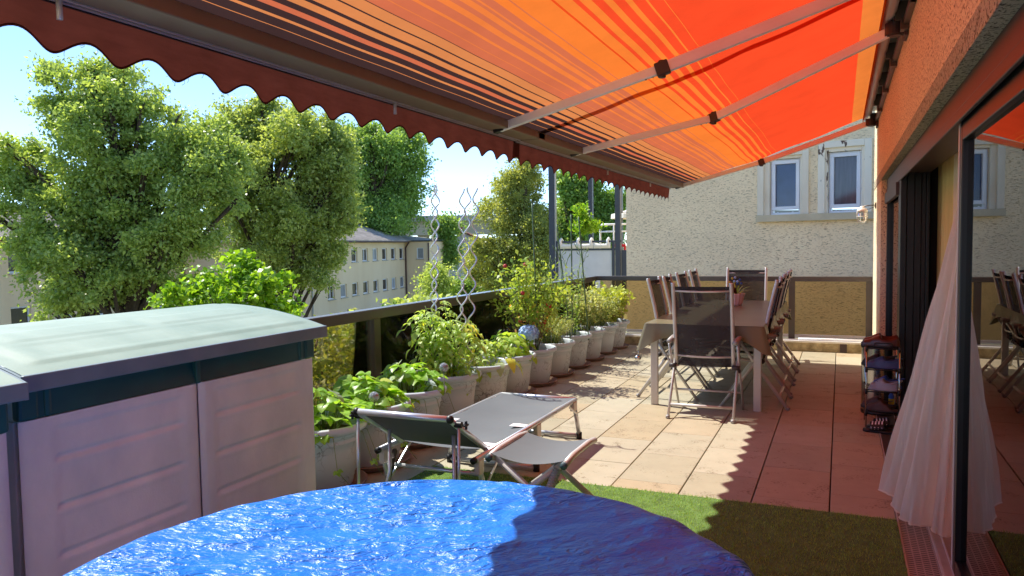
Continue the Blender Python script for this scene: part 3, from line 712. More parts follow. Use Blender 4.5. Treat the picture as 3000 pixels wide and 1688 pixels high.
def awning(label, y0, y1, arms, hooks, drop, seed):
    aw = thing('awning', label, 'awning', (0.3, (y0+y1)/2, 2.85), group='striped orange awnings')
    O = aw.location
    awning_fabric('fabric', y0, y1, aw, O, drop, seed)
    MB().bx(-2.045, -1.865, y0-0.01, y1+0.01, 2.150-drop, 2.205-drop).build('front_bar', 'bar_brown', aw, o=O, bevel=0.006)
    for x0, x1 in ((-2.040, -2.024), (-2.010, -1.998)):
        MB().bx(x0, x1, y0, y1, 2.145-drop, 2.1495-drop).build('bar_edge', 'alu', aw, o=O)
    MB().bx(-2.05, -2.042, y0, y1, 2.142-drop, 2.19-drop).build('valance_track', 'black_plastic', aw, o=O)
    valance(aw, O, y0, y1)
    MB().tube([(0.268, y0-0.02, 2.885-drop), (0.268, y1+0.02, 2.885-drop)], 0.045, 18).build('roller_tube', 'alu_matt', aw, True, O)
    MB().bx(0.225, 0.228, y0+0.01, y1-0.01, 2.80-drop, 2.86-drop).build('fabric_hem', 'awning_hem', aw, o=O)
    MB().bx(0.345, 0.379, y0, y1, 2.77, 2.81).build('mounting_rail', 'rail_metal', aw, o=O, bevel=0.004)
    MB().bx(0.20, 0.379, y0-0.02, y1+0.02, 2.948, 2.962).bx(0.20, 0.212, y0-0.02, y1+0.02, 2.915, 2.947).build('hood', 'rail_metal', aw, o=O, bevel=0.003)  # cover board added to keep sun out of the gap behind the roller
    for k in range(int((y1-y0)/1.1)):
        yy = y0+0.6+k*1.1
        MB().bx(0.30, 0.378, yy-0.015, yy+0.015, 2.805, 2.92).bx(0.33, 0.378, yy-0.04, yy+0.04, 2.74, 2.80).build('wall_bracket', 'rail_metal', aw, o=O, bevel=0.003)
    for a in arms: arm(aw, O, *a)
    for yy in hooks:
        MB().tube([(-2.018, yy, 2.148-drop), (-2.018, yy, 2.092-drop)], 0.0085, 8).build('hook_pin', 'alu_matt', aw, True, O)
    return aw
M('arm_metal', S(238, 237, 238), 0.38, 0.12, var=0.05, vs=4)
M('bar_brown', S(132, 112, 92), 0.5, 0.2, var=0.08, vs=3)
awning('orange striped awning overhead whose folding arm ends nearest the camera', -1.75, 4.90,
       [((0.305, 4.32, 2.775), (-0.90, 4.17, 2.385), (-1.93, 4.30, 2.16)), ((0.305, -1.3, 2.775), (-0.90, -1.2, 2.385), (-1.93, -1.3, 2.16))], (1.49, 3.24), 0.0, 0.3)
awning('orange striped awning over the dining table with two folding arms', 4.80, 9.95,
       [((0.305, 5.50, 2.775), (-0.90, 6.00, 2.387), (-1.93, 5.74, 2.16)), ((0.305, 9.62, 2.765), (-0.90, 9.83, 2.405), (-1.93, 9.90, 2.16))], (6.96, 8.7), 0.006, 1.7)

# ------------------------------------------------------------------ buildings in view beyond the terrace
def facade(b, O, d, n, u0, u1, z0, z1, rects, depth):
    """wall face with real window openings and their reveals; u runs along d, n points out"""
    O, d, n = Vector(O), Vector(d), Vector(n)
    P = lambda u, z, q=0.0: (O.x+d.x*u+n.x*q, O.y+d.y*u+n.y*q, z)
    us = sorted(set([u0, u1]+[r[0] for r in rects]+[r[1] for r in rects]))
    zs = sorted(set([z0, z1]+[r[2] for r in rects]+[r[3] for r in rects]))
    for i in range(len(us)-1):
        for j in range(len(zs)-1):
            mu, mz = (us[i]+us[i+1])/2, (zs[j]+zs[j+1])/2
            if any(r[0] < mu < r[1] and r[2] < mz < r[3] for r in rects): continue
            b.add([P(us[i], zs[j]), P(us[i+1], zs[j]), P(us[i+1], zs[j+1]), P(us[i], zs[j+1])], [(0, 1, 2, 3)])
    for a, c, e, f in rects:
        for (p, q) in (((a, e), (c, e)), ((c, e), (c, f)), ((c, f), (a, f)), ((a, f), (a, e))):
            b.add([P(*p), P(*q), P(q[0], q[1], -depth), P(p[0], p[1], -depth)], [(0, 1, 2, 3)])
    return P
def frame_ring(b, P, a, c, e, f, w, q0, q1):
    """four bars round the rectangle a..c x e..f, between depths q0 and q1"""
    for (u0, u1, z0, z1) in ((a, c, e, e+w), (a, c, f-w, f), (a, a+w, e+w, f-w), (c-w, c, e+w, f-w)):
        A = Vector(P(u0, z0, q0))
        b.obx(A, Vector(P(u1, z0, q0))-A, Vector(P(u0, z0, q1))-A, (0, 0, z1-z0))
def window(parent, P, O, a, c, e, f, w, q, style=0, sill=0.06, mat='white_pvc', pane='win_dark'):
    b = MB(); frame_ring(b, P, a, c, e, f, w, q-0.05, q)
    if style == 2:
        m = (a+c)/2; A = Vector(P(m-w/2, e+w, q-0.04)); b.obx(A, Vector(P(m+w/2, e+w, q-0.04))-A, Vector(P(m-w/2, e+w, q))-A, (0, 0, f-e-2*w))
    wd = b.build('window', mat, parent, o=O)
    A = Vector(P(a+w, e+w, q-0.035)); B = Vector(P(c-w, e+w, q-0.035)); T = Vector((0, 0, f-e-2*w))
    nn = Vector(P(a, e, 0))-Vector(P(a, e, 0.01))
    MB().obx(A, B-A, nn, T).build('pane', pane, wd, o=O)
    if style == 1:                                              # tilted sash
        lean = Vector(P(a, e, 0.22))-Vector(P(a, e, 0)); A2 = Vector(P(a+w*0.6, e+w, q+0.005)); B2 = Vector(P(c-w*0.6, e+w, q+0.005)); side = (B2-A2).normalized()*w
        bb = MB(); th = (Vector(P(a, e, 0.04))-Vector(P(a, e, 0))); up = T*1.0+lean*-1
        bb.obx(A2, side, th, up).obx(B2-side, side, th, up).obx(A2+up*0.94, B2-A2, th, up*0.06)
        bb.build('sash', mat, wd, o=O)
    if sill:
        A = Vector(P(a-0.05, e-0.06, -0.02)); MB().obx(A, Vector(P(c+0.05, e-0.06, -0.02))-A, Vector(P(a-0.05, e-0.06, sill))-A, (0, 0, 0.05)).build('sill', 'rail_lip', wd, o=O)
    return wd
DA, NA = Vector((-0.2096, 0.9778, 0)), Vector((0.9778, 0.2096, 0))
PA = Vector((-34.536, 46.037, 0)); PB = Vector((-40.318, 26.655, 0))
def hip_roof(b, P, u0, u1, q0, q1, ze, zr, over, hip0, hip1):
    m = (q0+q1)/2; o_ = over
    e = [P(u0-o_, ze, q1+o_), P(u1+o_, ze, q1+o_), P(u1+o_, ze, q0-o_), P(u0-o_, ze, q0-o_)]
    r_ = [P(u0+hip0, zr, m), P(u1-hip1, zr, m)]
    lo = [(p[0], p[1], p[2]-0.12) for p in e]
    b.add(e+r_+lo, [(0, 1, 5, 4), (1, 2, 5), (2, 3, 4, 5), (3, 0, 4), (6, 7, 1, 0), (7, 8, 2, 1), (8, 9, 3, 2), (9, 6, 0, 3), (9, 8, 7, 6)])
def corrugate(b, P, u0, u1, q_e, z_e, q_r, z_r, pitch, r_):
    u = u0
    while u < u1:
        b.tube([P(u, z_e, q_e), P(u, z_r, q_r)], r_, 4, True); u += pitch
# right-hand block
bl = thing('apartment_building', 'long cream two storey building with rows of small white windows and grey roof', 'building', (PA.x, PA.y, -4.7))
O = bl.location
rects = [(-0.58+2.22*k_+dz*0, -0.58+2.22*k_+1.18, z0, z1) for k_ in range(8) for (z0, z1, dz) in ((0.26, 1.32, 1), (-2.41, -1.38, 0))]
b = MB(); P = facade(b, PA, DA, NA, -3.6, 16.5, -4.7, 1.9, rects, 0.22)
A = Vector(P(-3.6, -4.7, -0.25)); b.obx(A, Vector(P(16.5, -4.7, -0.25))-A, Vector(P(-3.6, -4.7, -9.5))-A, (0, 0, 6.6))
A = Vector(P(-3.6, -4.7, -0.25)); b.add([P(-3.6, -4.7, 0), P(-3.6, -4.7, -0.25), P(-3.6, 1.9, -0.25), P(-3.6, 1.9, 0)], [(0, 1, 2, 3)])
b.build('wall', 'facade_cream', bl, o=O)
for i, (a, c, e, f) in enumerate(rects):
    window(bl, P, O, a, c, e, f, 0.09, -0.12, (0, 2, 1, 0, 0, 1, 2)[i % 7], 0.1, 'white_pvc', 'win_curtain' if i % 5 == 3 else 'win_dark')
# end wing facing the terrace
b = MB(); PW = Vector(P(16.5, 0, 0)); wr = [(1.15, 1.83, 0.24, 1.30), (1.15, 1.83, -2.32, -1.24)]
Pw = facade(b, PW, NA, -DA, 0.0, 2.32, -4.7, 1.86, wr, 0.2)
A = Vector(Pw(0, -4.7, -0.22)); b.obx(A, Vector(Pw(2.32, -4.7, -0.22))-A, Vector(Pw(0, -4.7, -7.0))-A, (0, 0, 6.56))
b.build('wing', 'facade_cream', bl, o=O)
for (a, c, e, f) in wr: window(bl, Pw, O, a, c, e, f, 0.08, -0.1, 0, 0.1, 'white_pvc', 'win_curtain' if e > 0 else 'win_dark')
b = MB(); hip_roof(b, P, -3.6, 23.0, -9.5, 0.0, 1.98, 3.75, 0.55, 0.5, 8.0)
A = Vector(P(16.0, 1.9, 0.4)); b.add([P(16.0, 1.97, 0.3), P(16.0, 1.97, 2.7), P(23.0, 1.97, 2.7), P(23.0, 1.97, 0.3), P(18.5, 2.7, -3.0), P(22, 2.7, -3.0)], [(0, 1, 4), (1, 2, 5, 4), (2, 3, 5)])
rfo = b.build('roof', 'roof_corr', bl, o=O)
b = MB(); corrugate(b, P, -4.1, 16.2, 0.56, 1.985, -4.7, 3.76, 0.30, 0.05); tag(b.build('corrugation', 'roof_corr', rfo, o=O), kind='stuff')
A = Vector(P(13.5, 3.2, -4.3)); MB().obx(A, Vector(P(14.5, 3.2, -4.3))-A, Vector(P(13.5, 3.2, -4.9))-A, (0, 0, 1.25)).build('chimney', 'facade_grey', rfo, o=O)
A = Vector(P(9.6, 2.6, -3.1)); MB().obx(A, Vector(P(10.0, 2.6, -3.1))-A, Vector(P(9.6, 2.6, -3.5))-A, (0, 0, 0.95)).build('vent_pipe', 'gutter', rfo, o=O)
MB().tube([P(-3.6, 1.86, 0.5), P(16.2, 1.86, 0.5)], 0.08, 6).build('gutter', 'gutter', bl, o=O)
MB().tube([P(16.35, 1.8, 0.45), P(16.4, 1.3, 0.1), P(16.4, -4.6, 0.1)], 0.07, 6).build('downspout', 'gutter', bl, o=O)
MB().tube([Pw(2.36, 1.75, 0.1), Pw(2.36, -4.6, 0.1)], 0.07, 6).build('downspout', 'gutter', bl, o=O)
MB().tube([P(-3.3, 1.8, 0.3), P(-3.3, 1.3, 0.1), P(-3.3, -4.6, 0.1)], 0.06, 6).build('downspout', 'metal_post', bl, o=O)
# left-hand block, set back behind the lime tree
b2 = thing('apartment_building', 'cream building with larger windows at the left edge behind the big tree', 'building', (PB.x, PB.y, -4.7))
O = b2.location
rects = [(-0.57+3.0*k_, -0.57+3.0*k_+1.3, z0, z1) for k_ in range(-2, 6) for (z0, z1) in ((0.33, 1.53), (-2.5, -1.45))]
b = MB(); P2 = facade(b, PB, DA, NA, -9.0, 17.0, -4.7, 2.2, rects, 0.22)
A = Vector(P2(-9.0, -4.7, -0.25)); b.obx(A, Vector(P2(17.0, -4.7, -0.25))-A, Vector(P2(-9.0, -4.7, -9.5))-A, (0, 0, 6.9))
b.build('wall', 'facade_cream', b2, o=O)
for i, (a, c, e, f) in enumerate(rects): window(b2, P2, O, a, c, e, f, 0.1, -0.12, (0, 0, 2, 1)[i % 4], 0.1)
b = MB(); hip_roof(b, P2, -9.0, 17.0, -9.5, 0.0, 2.25, 4.1, 0.6, 0.5, 0.5); r2 = b.build('roof', 'roof_corr', b2, o=O)
b = MB(); corrugate(b, P2, -9.4, 17.4, 0.6, 2.26, -4.7, 4.11, 0.30, 0.05); tag(b.build('corrugation', 'roof_corr', r2, o=O), kind='stuff')
MB().tube([P2(-9.0, 2.1, 0.55), P2(17.0, 2.1, 0.55)], 0.08, 6).build('gutter', 'gutter', b2, o=O)
# grey gabled house
gh = thing('gabled_house', 'grey rendered house with low red tiled gable behind the spiral stakes', 'house', (-42.0, 85.5, -4.7))
O = gh.location
gd = (Vector((-37.67, 87.31, 0))-Vector((-46.58, 83.45, 0))).normalized(); gn = Vector((gd.y, -gd.x, 0)); G0 = Vector((-46.58, 83.45, 0)); GW = 9.71
wr = [(5.0, 6.15, -3.3, -2.35), (3.4, 4.2, -1.25, -0.35)]
b = MB(); Pg = facade(b, G0, gd, gn, 0, GW, -4.7, 0.3, wr, 0.2)
b.add([Pg(0, 0.3), Pg(GW, 0.3), Pg(GW*0.36, 3.0), Pg(0, 0.3, -9), Pg(GW, 0.3, -9), Pg(GW*0.36, 3.0, -9), Pg(0, -4.7), Pg(0, -4.7, -9), Pg(GW, -4.7), Pg(GW, -4.7, -9)],
      [(0, 1, 2), (3, 5, 4), (0, 3, 7, 6), (1, 8, 9, 4), (3, 4, 9, 7)])
b.build('wall', 'facade_grey', gh, o=O)
for (a, c, e, f) in wr: window(gh, Pg, O, a, c, e, f, 0.1, -0.1, 0, 0.12)
b = MB(); ap = GW*0.36
for (ua, za, ub, zb) in ((-0.6, -0.05, ap, 3.08), (GW+0.6, 0.05, ap, 3.08)):
    b.add([Pg(ua, za, 0.5), Pg(ub, zb, 0.5), Pg(ub, zb, -9.5), Pg(ua, za, -9.5), Pg(ua, za+0.18, 0.5), Pg(ub, zb+0.18, 0.5), Pg(ub, zb+0.18, -9.5), Pg(ua, za+0.18, -9.5)],
          [(0, 1, 2, 3), (4, 5, 6, 7), (0, 1, 5, 4), (1, 2, 6, 5), (2, 3, 7, 6), (3, 0, 4, 7)])
gr = b.build('roof', 'roof_tile', gh, o=O)
A = Vector(Pg(ap-0.9, 2.6, -1.2)); MB().obx(A, Vector(Pg(ap-0.1, 2.6, -1.2))-A, Vector(Pg(ap-0.9, 2.6, -2.0))-A, (0, 0, 1.3)).build('chimney', 'roof_tile', gr, o=O)
# elevated road far behind
br_ = thing('road_bridge', 'grey concrete road bridge far behind the grey house', 'bridge', (-100, 197, -4.7))
O = br_.location
dv_ = Vector((0.917, 0.397, 0)); A0 = Vector((-170, 167, 0))
MB().obx(A0+Vector((0, 0, 8.6)), dv_*220, Vector((-4, 9, 0)), (0, 0, 1.6)).build('parapet', 'bridge', br_, o=O)
MB().obx(A0+Vector((-1, 2, 4.6)), dv_*220, Vector((-3, 7, 0)), (0, 0, 3.99)).build('girder', 'concrete', br_, o=O)
for q in (20, 62, 104, 146, 188): MB().obx(A0+dv_*q+Vector((-2, 4, -4.7)), dv_*3, Vector((-1, 3, 0)), (0, 0, 9.29)).build('pier', 'concrete', br_, o=O)

# neighbour's plastered gable wall with two small windows
W0 = Vector((0.6, 13.0, 0)); WD = Vector((-math.cos(R(12)), math.sin(R(12)), 0)); WN = Vector((-math.sin(R(12)), -math.cos(R(12)), 0))
nh = thing('neighbour_house', 'white textured plaster house wall with two small windows past the far railing', 'house', (W0.x, W0.y, -4.7))
O = nh.location
wrs = [(1.151, 1.879, 1.868, 2.88), (0.217, 0.911, 1.868, 2.945)]
b = MB(); Pn = facade(b, W0, WD, WN, -3.5, 4.381, -4.7, 6.0, wrs, 0.3)
b.add([Pn(4.381, -4.7), Pn(4.381, 6.0), Pn(4.381, 6.0, -7), Pn(4.381, -4.7, -7), Pn(-3.5, 6, 0), Pn(-3.5, 6, -7)], [(0, 1, 2, 3), (1, 4, 5, 2)])
b.build('wall', 'plaster_white', nh, o=O)
for i, ((a, c, e, f), (sa, sc_, se, sf), pn) in enumerate(zip(wrs, [(1.251, 1.733, 1.90, 2.78), (0.327, 0.814, 1.90, 2.829)], ('pane_blue', 'pane_grey'))):
    b = MB()
    for (u0, u1, z0, z1) in ((a-0.05, a+0.055, e, f+0.05), (c-0.055, c+0.05, e, f+0.05), (a+0.055, c-0.055, f-0.05, f+0.05)):
        A = Vector(Pn(u0, z0, -0.05)); b.obx(A, Vector(Pn(u1, z0, -0.05))-A, Vector(Pn(u0, z0, 0.035))-A, (0, 0, z1-z0))
    for (u0, u1, z0, z1) in ((a+0.04, sa-0.004, e, f-0.04), (sc_+0.004, c-0.04, e, f-0.04), (sa-0.004, sc_+0.004, sf+0.004, f-0.04)):
        A = Vector(Pn(u0, z0, -0.16)); b.obx(A, Vector(Pn(u1, z0, -0.16))-A, Vector(Pn(u0, z0, -0.012))-A, (0, 0, z1-z0))
    wf = b.build('window_casing', ('casing_paint', 'worn_paint')[i], nh, o=O, bevel=0.008)
    b = MB(); frame_ring(b, Pn, sa, sc_, se-0.03, sf, 0.035, -0.18, -0.08); frame_ring(b, Pn, sa+0.02, sc_-0.02, se+0.05, sf-0.02, 0.055, -0.17, -0.06)
    for u_ in (sa+0.11, sc_-0.13):
        A = Vector(Pn(u_, se+0.005, -0.079)); b.obx(A, Vector(Pn(u_+0.03, se+0.005, -0.079))-A, Vector(Pn(u_, se+0.005, -0.072))-A, (0, 0, 0.012))
    b.build('sash', 'white_pvc', wf, o=O, bevel=0.004)
    A = Vector(Pn(sa+0.06, se+0.09, -0.11)); MB().obx(A, Vector(Pn(sc_-0.06, se+0.09, -0.11))-A, Vector(Pn(sa+0.06, se+0.09, -0.12))-A, (0, 0, sf-se-0.15)).build('pane', pn, wf, o=O)
A = Vector(Pn(1.93, 1.755, -0.2)); MB().obx(A, Vector(Pn(0.0, 1.755, -0.2))-A, Vector(Pn(1.93, 1.755, 0.09))-A, (0, 0, 0.112)).build('window_sill', 'sill_stone', nh, o=O, bevel=0.006)

# neighbour's balcony between the trees and the plaster wall
nb = thing('neighbour_balcony', 'anthracite balcony frame with frosted panel left of the plaster wall', 'balcony', (-4.85, 15.4, -0.2))
O = nb.location
for x0, x1, y0 in ((-5.64, -5.52, 15.0), (-4.575, -4.50, 16.6), (-4.21, -4.10, 15.0), (-5.60, -5.50, 17.6)):
    MB().bx(x0, x1, y0, y0+0.12, -4.7, 4.6).build('post', 'anthracite', nb, o=O, bevel=0.006)
MB().bx(-5.515, -5.495, 15.01, 15.09, 0.2, 4.6).build('guide_rail', 'metal_post', nb, o=O)
MB().bx(-5.66, -4.08, 15.02, 15.09, 1.462, 1.50).build('top_rail', 'anthracite', nb, o=O, bevel=0.004)
MB().bx(-5.48, -4.225, 15.03, 15.08, 1.30, 1.336).build('panel_rail', 'anthracite', nb, o=O)
MB().bx(-5.48, -4.30, 15.05, 15.06, 0.30, 1.299).build('frosted_panel', 'frost', nb, o=O)
MB().bx(-4.285, -4.235, 15.02, 15.08, 0.2, 1.461).build('baluster', 'anthracite', nb, o=O)
MB().bx(-5.50, -5.46, 15.02, 15.08, 0.2, 1.461).build('baluster', 'anthracite', nb, o=O)
MB().bx(-4.09, -3.80, 15.05, 15.07, 0.2, 1.30).build('side_panel', 'anthracite', nb, o=O)
MB().bx(-5.66, -3.6, 14.98, 18.2, 0.0, 0.2).build('floor_slab', 'concrete', nb, o=O)
MB().bx(-5.62, -5.58, 15.12, 17.6, 1.45, 1.50).build('side_rail', 'anthracite', nb, o=O)
for k_ in range(3):
    x0 = -5.40+k_*0.37
    def bag(u, v, x0=x0):
        return (x0+0.36*u, 15.0-0.045*math.sin(math.pi*v)*(0.6+0.4*math.sin(math.pi*u)), 1.34+0.125*v-0.03*math.sin(math.pi*u)*v**2)
    pb = MB().grid(bag, 10, 6).bx(x0+0.01, x0+0.35, 15.001, 15.02, 1.34, 1.43).build('planter_bag', 'canvas_white', smooth=True, o=(x0+0.18, 15.0, 1.34), loc=(x0+0.18, 15.0, 1.34))
    tag(pb, ('left', 'middle', 'right')[k_]+' one of three white canvas planter bags hung on the neighbour balcony rail', 'planter bag', 'canvas planter bags')
for k_, xx in enumerate((-5.38, -5.00, -4.72, -4.36)):
    hk = MB().tube([(xx, 15.0, 1.40), (xx, 14.985, 1.50), (xx, 15.05, 1.535), (xx, 15.10, 1.50), (xx, 15.105, 1.46)], 0.028, 6, True, 1.4).build('rail_clip', 'white_pvc', smooth=True, o=(xx, 15.0, 1.40), loc=(xx, 15.0, 1.40))
    tag(hk, ('first', 'second', 'third', 'fourth')[k_]+' white hook from the left over the neighbour balcony rail', 'hook', 'white balcony rail hooks')
ld = thing('white_rail', 'white tubular handrail standing behind the neighbour balcony post', 'handrail', (-4.6, 16.5, 0.2)); O = ld.location
MB().tube([(-4.97, 16.5, 0.2), (-4.97, 16.5, 1.82), (-4.93, 16.5, 1.86), (-4.2, 16.5, 1.86)], 0.022, 8).build('rail', 'white_pvc', ld, True, O)
MB().tube([(-4.97, 16.5, 1.70), (-4.2, 16.5, 1.70)], 0.018, 8).build('cross_rail', 'white_pvc', ld, True, O)
MB().tube([(-4.66, 16.5, 0.2), (-4.66, 16.5, 1.86)], 0.018, 8).build('upright', 'white_pvc', ld, True, O)
um = thing('parasol', 'white open parasol peeking out beside the plaster wall', 'parasol', (-4.15, 17.2, 0.2)); O = um.location
MB().lathe([(0.0, 2.26), (0.35, 2.20), (0.74, 2.10), (0.75, 2.00), (0.74, 2.00), (0.72, 2.08), (0.0, 2.22)], 16, (-4.15, 17.2, 0)).build('canopy', 'canvas_white', um, False, O)
MB().tube([(-4.15, 17.2, 0.2), (-4.15, 17.2, 2.3)], 0.02, 8).build('pole', 'white_pvc', um, True, O)
rc = MB().bx(-4.43, -4.14, 15.55, 15.60, 1.36, 1.42).bx(-4.18, -4.14, 15.56, 15.60, 0.2, 1.359).build('red_bench', 'red_plastic', o=(-4.3, 15.6, 0.2), loc=(-4.3, 15.6, 0.2), bevel=0.006)
tag(rc, 'red plastic frame seen behind the neighbour balcony post', 'frame')

# ------------------------------------------------------------------ trees and shrubs
def tree(name, label, cat, lobes, base, leaf, nleaf, lsize, seed, tr=0.2, csig=0.3, group=None, aspect=0.55, droop=0.25, twigs=5, part='crown', bias=0.45, rag=0):
    rg = np.random.default_rng(seed); rr = random.Random(seed)
    t = thing(name, label, cat, base, group=group); O = Vector(base)
    if rag:
        ext = []
        for l in lobes:
            for _ in range(rag):
                a, e = rr.uniform(0, 2*math.pi), rr.uniform(-0.5, 1.3); g = rr.uniform(0.28, 0.46)
                ext.append((l[0]+l[3]*1.02*math.cos(a)*math.cos(e), l[1]+l[3]*1.02*math.sin(a)*math.cos(e), l[2]+l[4]*1.02*math.sin(e), l[3]*g, l[4]*g*1.1))
        lobes = [(l[0], l[1], l[2], l[3]*0.93, l[4]*0.93) for l in lobes]+ext
    area = np.array([l[3]*l[3]+2*l[3]*l[4] for l in lobes]); area = area/area.sum()
    per = 120; ncl = max(len(lobes), int(nleaf/per))
    cen = []; own = []
    for i, l in enumerate(lobes):
        k = max(2, int(round(ncl*area[i])))
        d = rg.normal(size=(k, 3)); d /= np.linalg.norm(d, axis=1, keepdims=True)
        f = rg.uniform(0.02, 1.0, k)**bias*rg.uniform(0.9, 1.12, k)
        c = np.array(l[:3])+d*f[:, None]*np.array([l[3], l[3], l[4]])
        cen.append(c); own += [i]*k
    cen = np.concatenate(cen); own = np.array(own)
    w = rg.uniform(0.25, 1.0, len(cen))**1.5; w /= w.sum()
    idx = rg.choice(len(cen), nleaf, p=w)
    sg = csig*rg.uniform(0.6, 1.4, len(cen))
    pts = cen[idx]+rg.normal(size=(nleaf, 3))*sg[idx][:, None]*np.array([1, 1, 0.75])
    lc = np.array([l[:3] for l in lobes])[own[idx]]
    ov = pts-lc; ov /= np.linalg.norm(ov, axis=1, keepdims=True)+1e-6
    cr = leaf_cloud(part, MATS[leaf], pts, lsize, rg, t, aspect, 0.3, droop, ov*0.8, O); tag(cr, kind='stuff')
    # trunk and limbs
    tops = sorted(lobes, key=lambda l: -l[2]); tp = Vector(tops[0][:3])
    q = [O+(tp-O)*f+Vector((rr.uniform(-1, 1), rr.uniform(-1, 1), 0))*tr*1.2*(0 < f < 1) for f in (0, 0.2, 0.4, 0.6, 0.8, 1.0)]
    MB().tube(q, [tr*1.15, tr, tr*0.85, tr*0.65, tr*0.4, tr*0.12], 8).build('trunk', 'bark', t, True, O)
    b = MB()
    for i, l in enumerate(lobes):
        c = Vector(l[:3]); h = min(max((c.z-O.z)/(tp.z-O.z)-0.28, 0.12), 0.8); s = O+(tp-O)*h
        m = s.lerp(c, 0.5)+Vector((rr.uniform(-.15, .15), rr.uniform(-.15, .15), rr.uniform(-.05, .2)))*l[3]
        b.tube([s, m, c], [tr*0.42, tr*0.28, tr*0.14], 6)
        mine = cen[own == i]
        for k in range(min(twigs, len(mine))):
            e = Vector(mine[rr.randrange(len(mine))]); mm = c.lerp(e, 0.5)+Vector((0, 0, rr.uniform(-.1, .15)*l[3]))
            b.tube([c if k % 2 else m, mm, e], [tr*0.13, tr*0.09, tr*0.03], 4)
    b.build('limb', 'bark', t, True, O)
    return t
T1 = [(-22.96, 17.36, 6.24, 1.36, 1.23), (-21.36, 18.38, 6.42, 1.25, 1.08), (-20.18, 18.63, 5.26, 1.5, 0.98), (-22.34, 17.95, 4.48, 1.98, 1.45), (-24.89, 16.76, 4.0, 1.12, 1.12), (-19.24, 18.65, 3.99, 1.35, 1.1), (-23.65, 16.56, 2.38, 1.41, 1.35), (-21.95, 18.44, 2.38, 2.41, 1.61), (-19.51, 18.66, 2.19, 1.17, 1.17), (-22.33, 17.16, 0.62, 1.94, 1.1), (-21.25, 18.62, 0.63, 1.61, 1.14), (-23.6, 16.93, -0.35, 0.79, 0.59), (-18.9, 19.23, 3.49, 0.85, 1.05)]
T2 = [(-23.66, 26.42, 7.03, 1.22, 1.05), (-21.77, 26.87, 6.43, 1.47, 1.12), (-24.11, 25.98, 5.45, 1.48, 1.48), (-21.77, 26.14, 4.74, 2.38, 1.78), (-20.57, 27.41, 4.35, 1.22, 1.65), (-22.89, 26.85, 2.58, 2.47, 1.68), (-20.81, 27.06, 2.01, 1.3, 1.47), (-23.48, 26.18, 1.18, 1.92, 1.31), (-21.35, 26.86, 0.46, 1.13, 0.87), (-24.7, 25.48, 4.15, 1.04, 1.56), (-19.81, 27.55, 3.2, 0.87, 1.38), (-24.25, 25.83, 6.56, 0.87, 0.87), (-20.4, 27.45, 5.72, 0.9, 1.04)]
T3 = [(-43.24, 62.83, 11.39, 2.72, 1.95), (-41.12, 65.16, 9.95, 2.97, 2.97), (-39.61, 65.2, 6.93, 2.17, 3.35), (-43.6, 62.83, 7.35, 3.32, 3.91), (-40.96, 62.89, 4.35, 3.87, 2.32), (-46.02, 62.3, 8.2, 2.36, 3.15), (-45.89, 62.54, 10.36, 1.97, 2.36)]
T4 = [(-17.63, 41.93, 5.47, 1.45, 1.03), (-18.47, 41.71, 3.72, 1.89, 1.7), (-16.96, 42.09, 2.74, 1.73, 2.05), (-18.88, 41.36, 0.87, 1.74, 1.51), (-16.93, 41.61, 0.5, 1.72, 1.49), (-17.97, 41.59, -0.69, 2.04, 1.03), (-19.3, 41.5, -0.6, 1.2, 0.9)]
T5 = [(-15.87, 47.85, 4.79, 1.44, 1.26), (-14.79, 48.75, 3.74, 1.32, 1.45), (-16.58, 47.83, 2.85, 1.19, 1.45), (-14.66, 47.81, 1.89, 1.43, 1.25), (-13.67, 48.59, 2.79, 0.58, 1.44), (-16.13, 47.27, 0.74, 1.3, 1.04)]
BU = [(-10.37, 10.91, 0.97, 0.45, 0.33), (-10.72, 10.57, 0.76, 0.55, 0.35), (-9.79, 11.04, 0.71, 0.48, 0.33), (-11.15, 10.32, 0.48, 0.44, 0.26), (-10.2, 10.81, 0.5, 0.88, 0.33), (-9.47, 11.08, 0.38, 0.33, 0.21)]
GT = 'trees beyond the terrace'
tree('lime_tree', 'tallest yellow green tree at the left under the awning edge', 'tree', T1, (-21.9, 18.0, -4.7), 'leaf_lime', 125000, 0.125, 1, 0.30, 0.20, GT, 0.6, bias=0.36, rag=4)
tree('lime_tree', 'broad dark green tree right of the tallest tree, before the cream building', 'tree', T2, (-22.2, 26.5, -4.7), 'leaf_dark', 115000, 0.14, 2, 0.28, 0.22, GT, 0.6, bias=0.36, rag=4)
tree('plane_tree', 'bright green round tree rising behind the grey roof', 'tree', T3, (-42.0, 63.5, -4.7), 'leaf_far', 85000, 0.24, 3, 0.45, 0.5, GT, 0.7, rag=3)
tree('spruce_like_tree', 'olive green tree between the spiral stakes and the neighbour balcony', 'tree', T4, (-17.6, 41.8, -4.7), 'leaf_pine', 90000, 0.14, 4, 0.22, 0.24, GT, 0.5, rag=3)
tree('plane_tree', 'green tree seen through the dark posts of the neighbour balcony', 'tree', T5, (-15.3, 48.0, -4.7), 'leaf_far', 42000, 0.20, 5, 0.25, 0.30, GT, 0.65, rag=2)
tree('plane_tree', 'small green treetop beside the first spiral stake, behind the end of the cream building', 'tree', [(-36.92, 68.25, 3.0, 1.0, 1.5), (-37.0, 68.3, 0.8, 1.3, 1.6)], (-37.0, 68.3, -4.7), 'leaf_far', 9000, 0.28, 15, 0.15, 0.45, GT, 0.7)
SH = 'shrubs beyond the terrace'
tree('leafy_bush', 'bright leafy bush whose top shows above the green storage lid', 'bush', BU, (-10.3, 10.8, -4.7), 'leaf_bush', 4600, 0.10, 6, 0.06, 0.10, SH, 0.85, 0.1, 5, 'foliage')
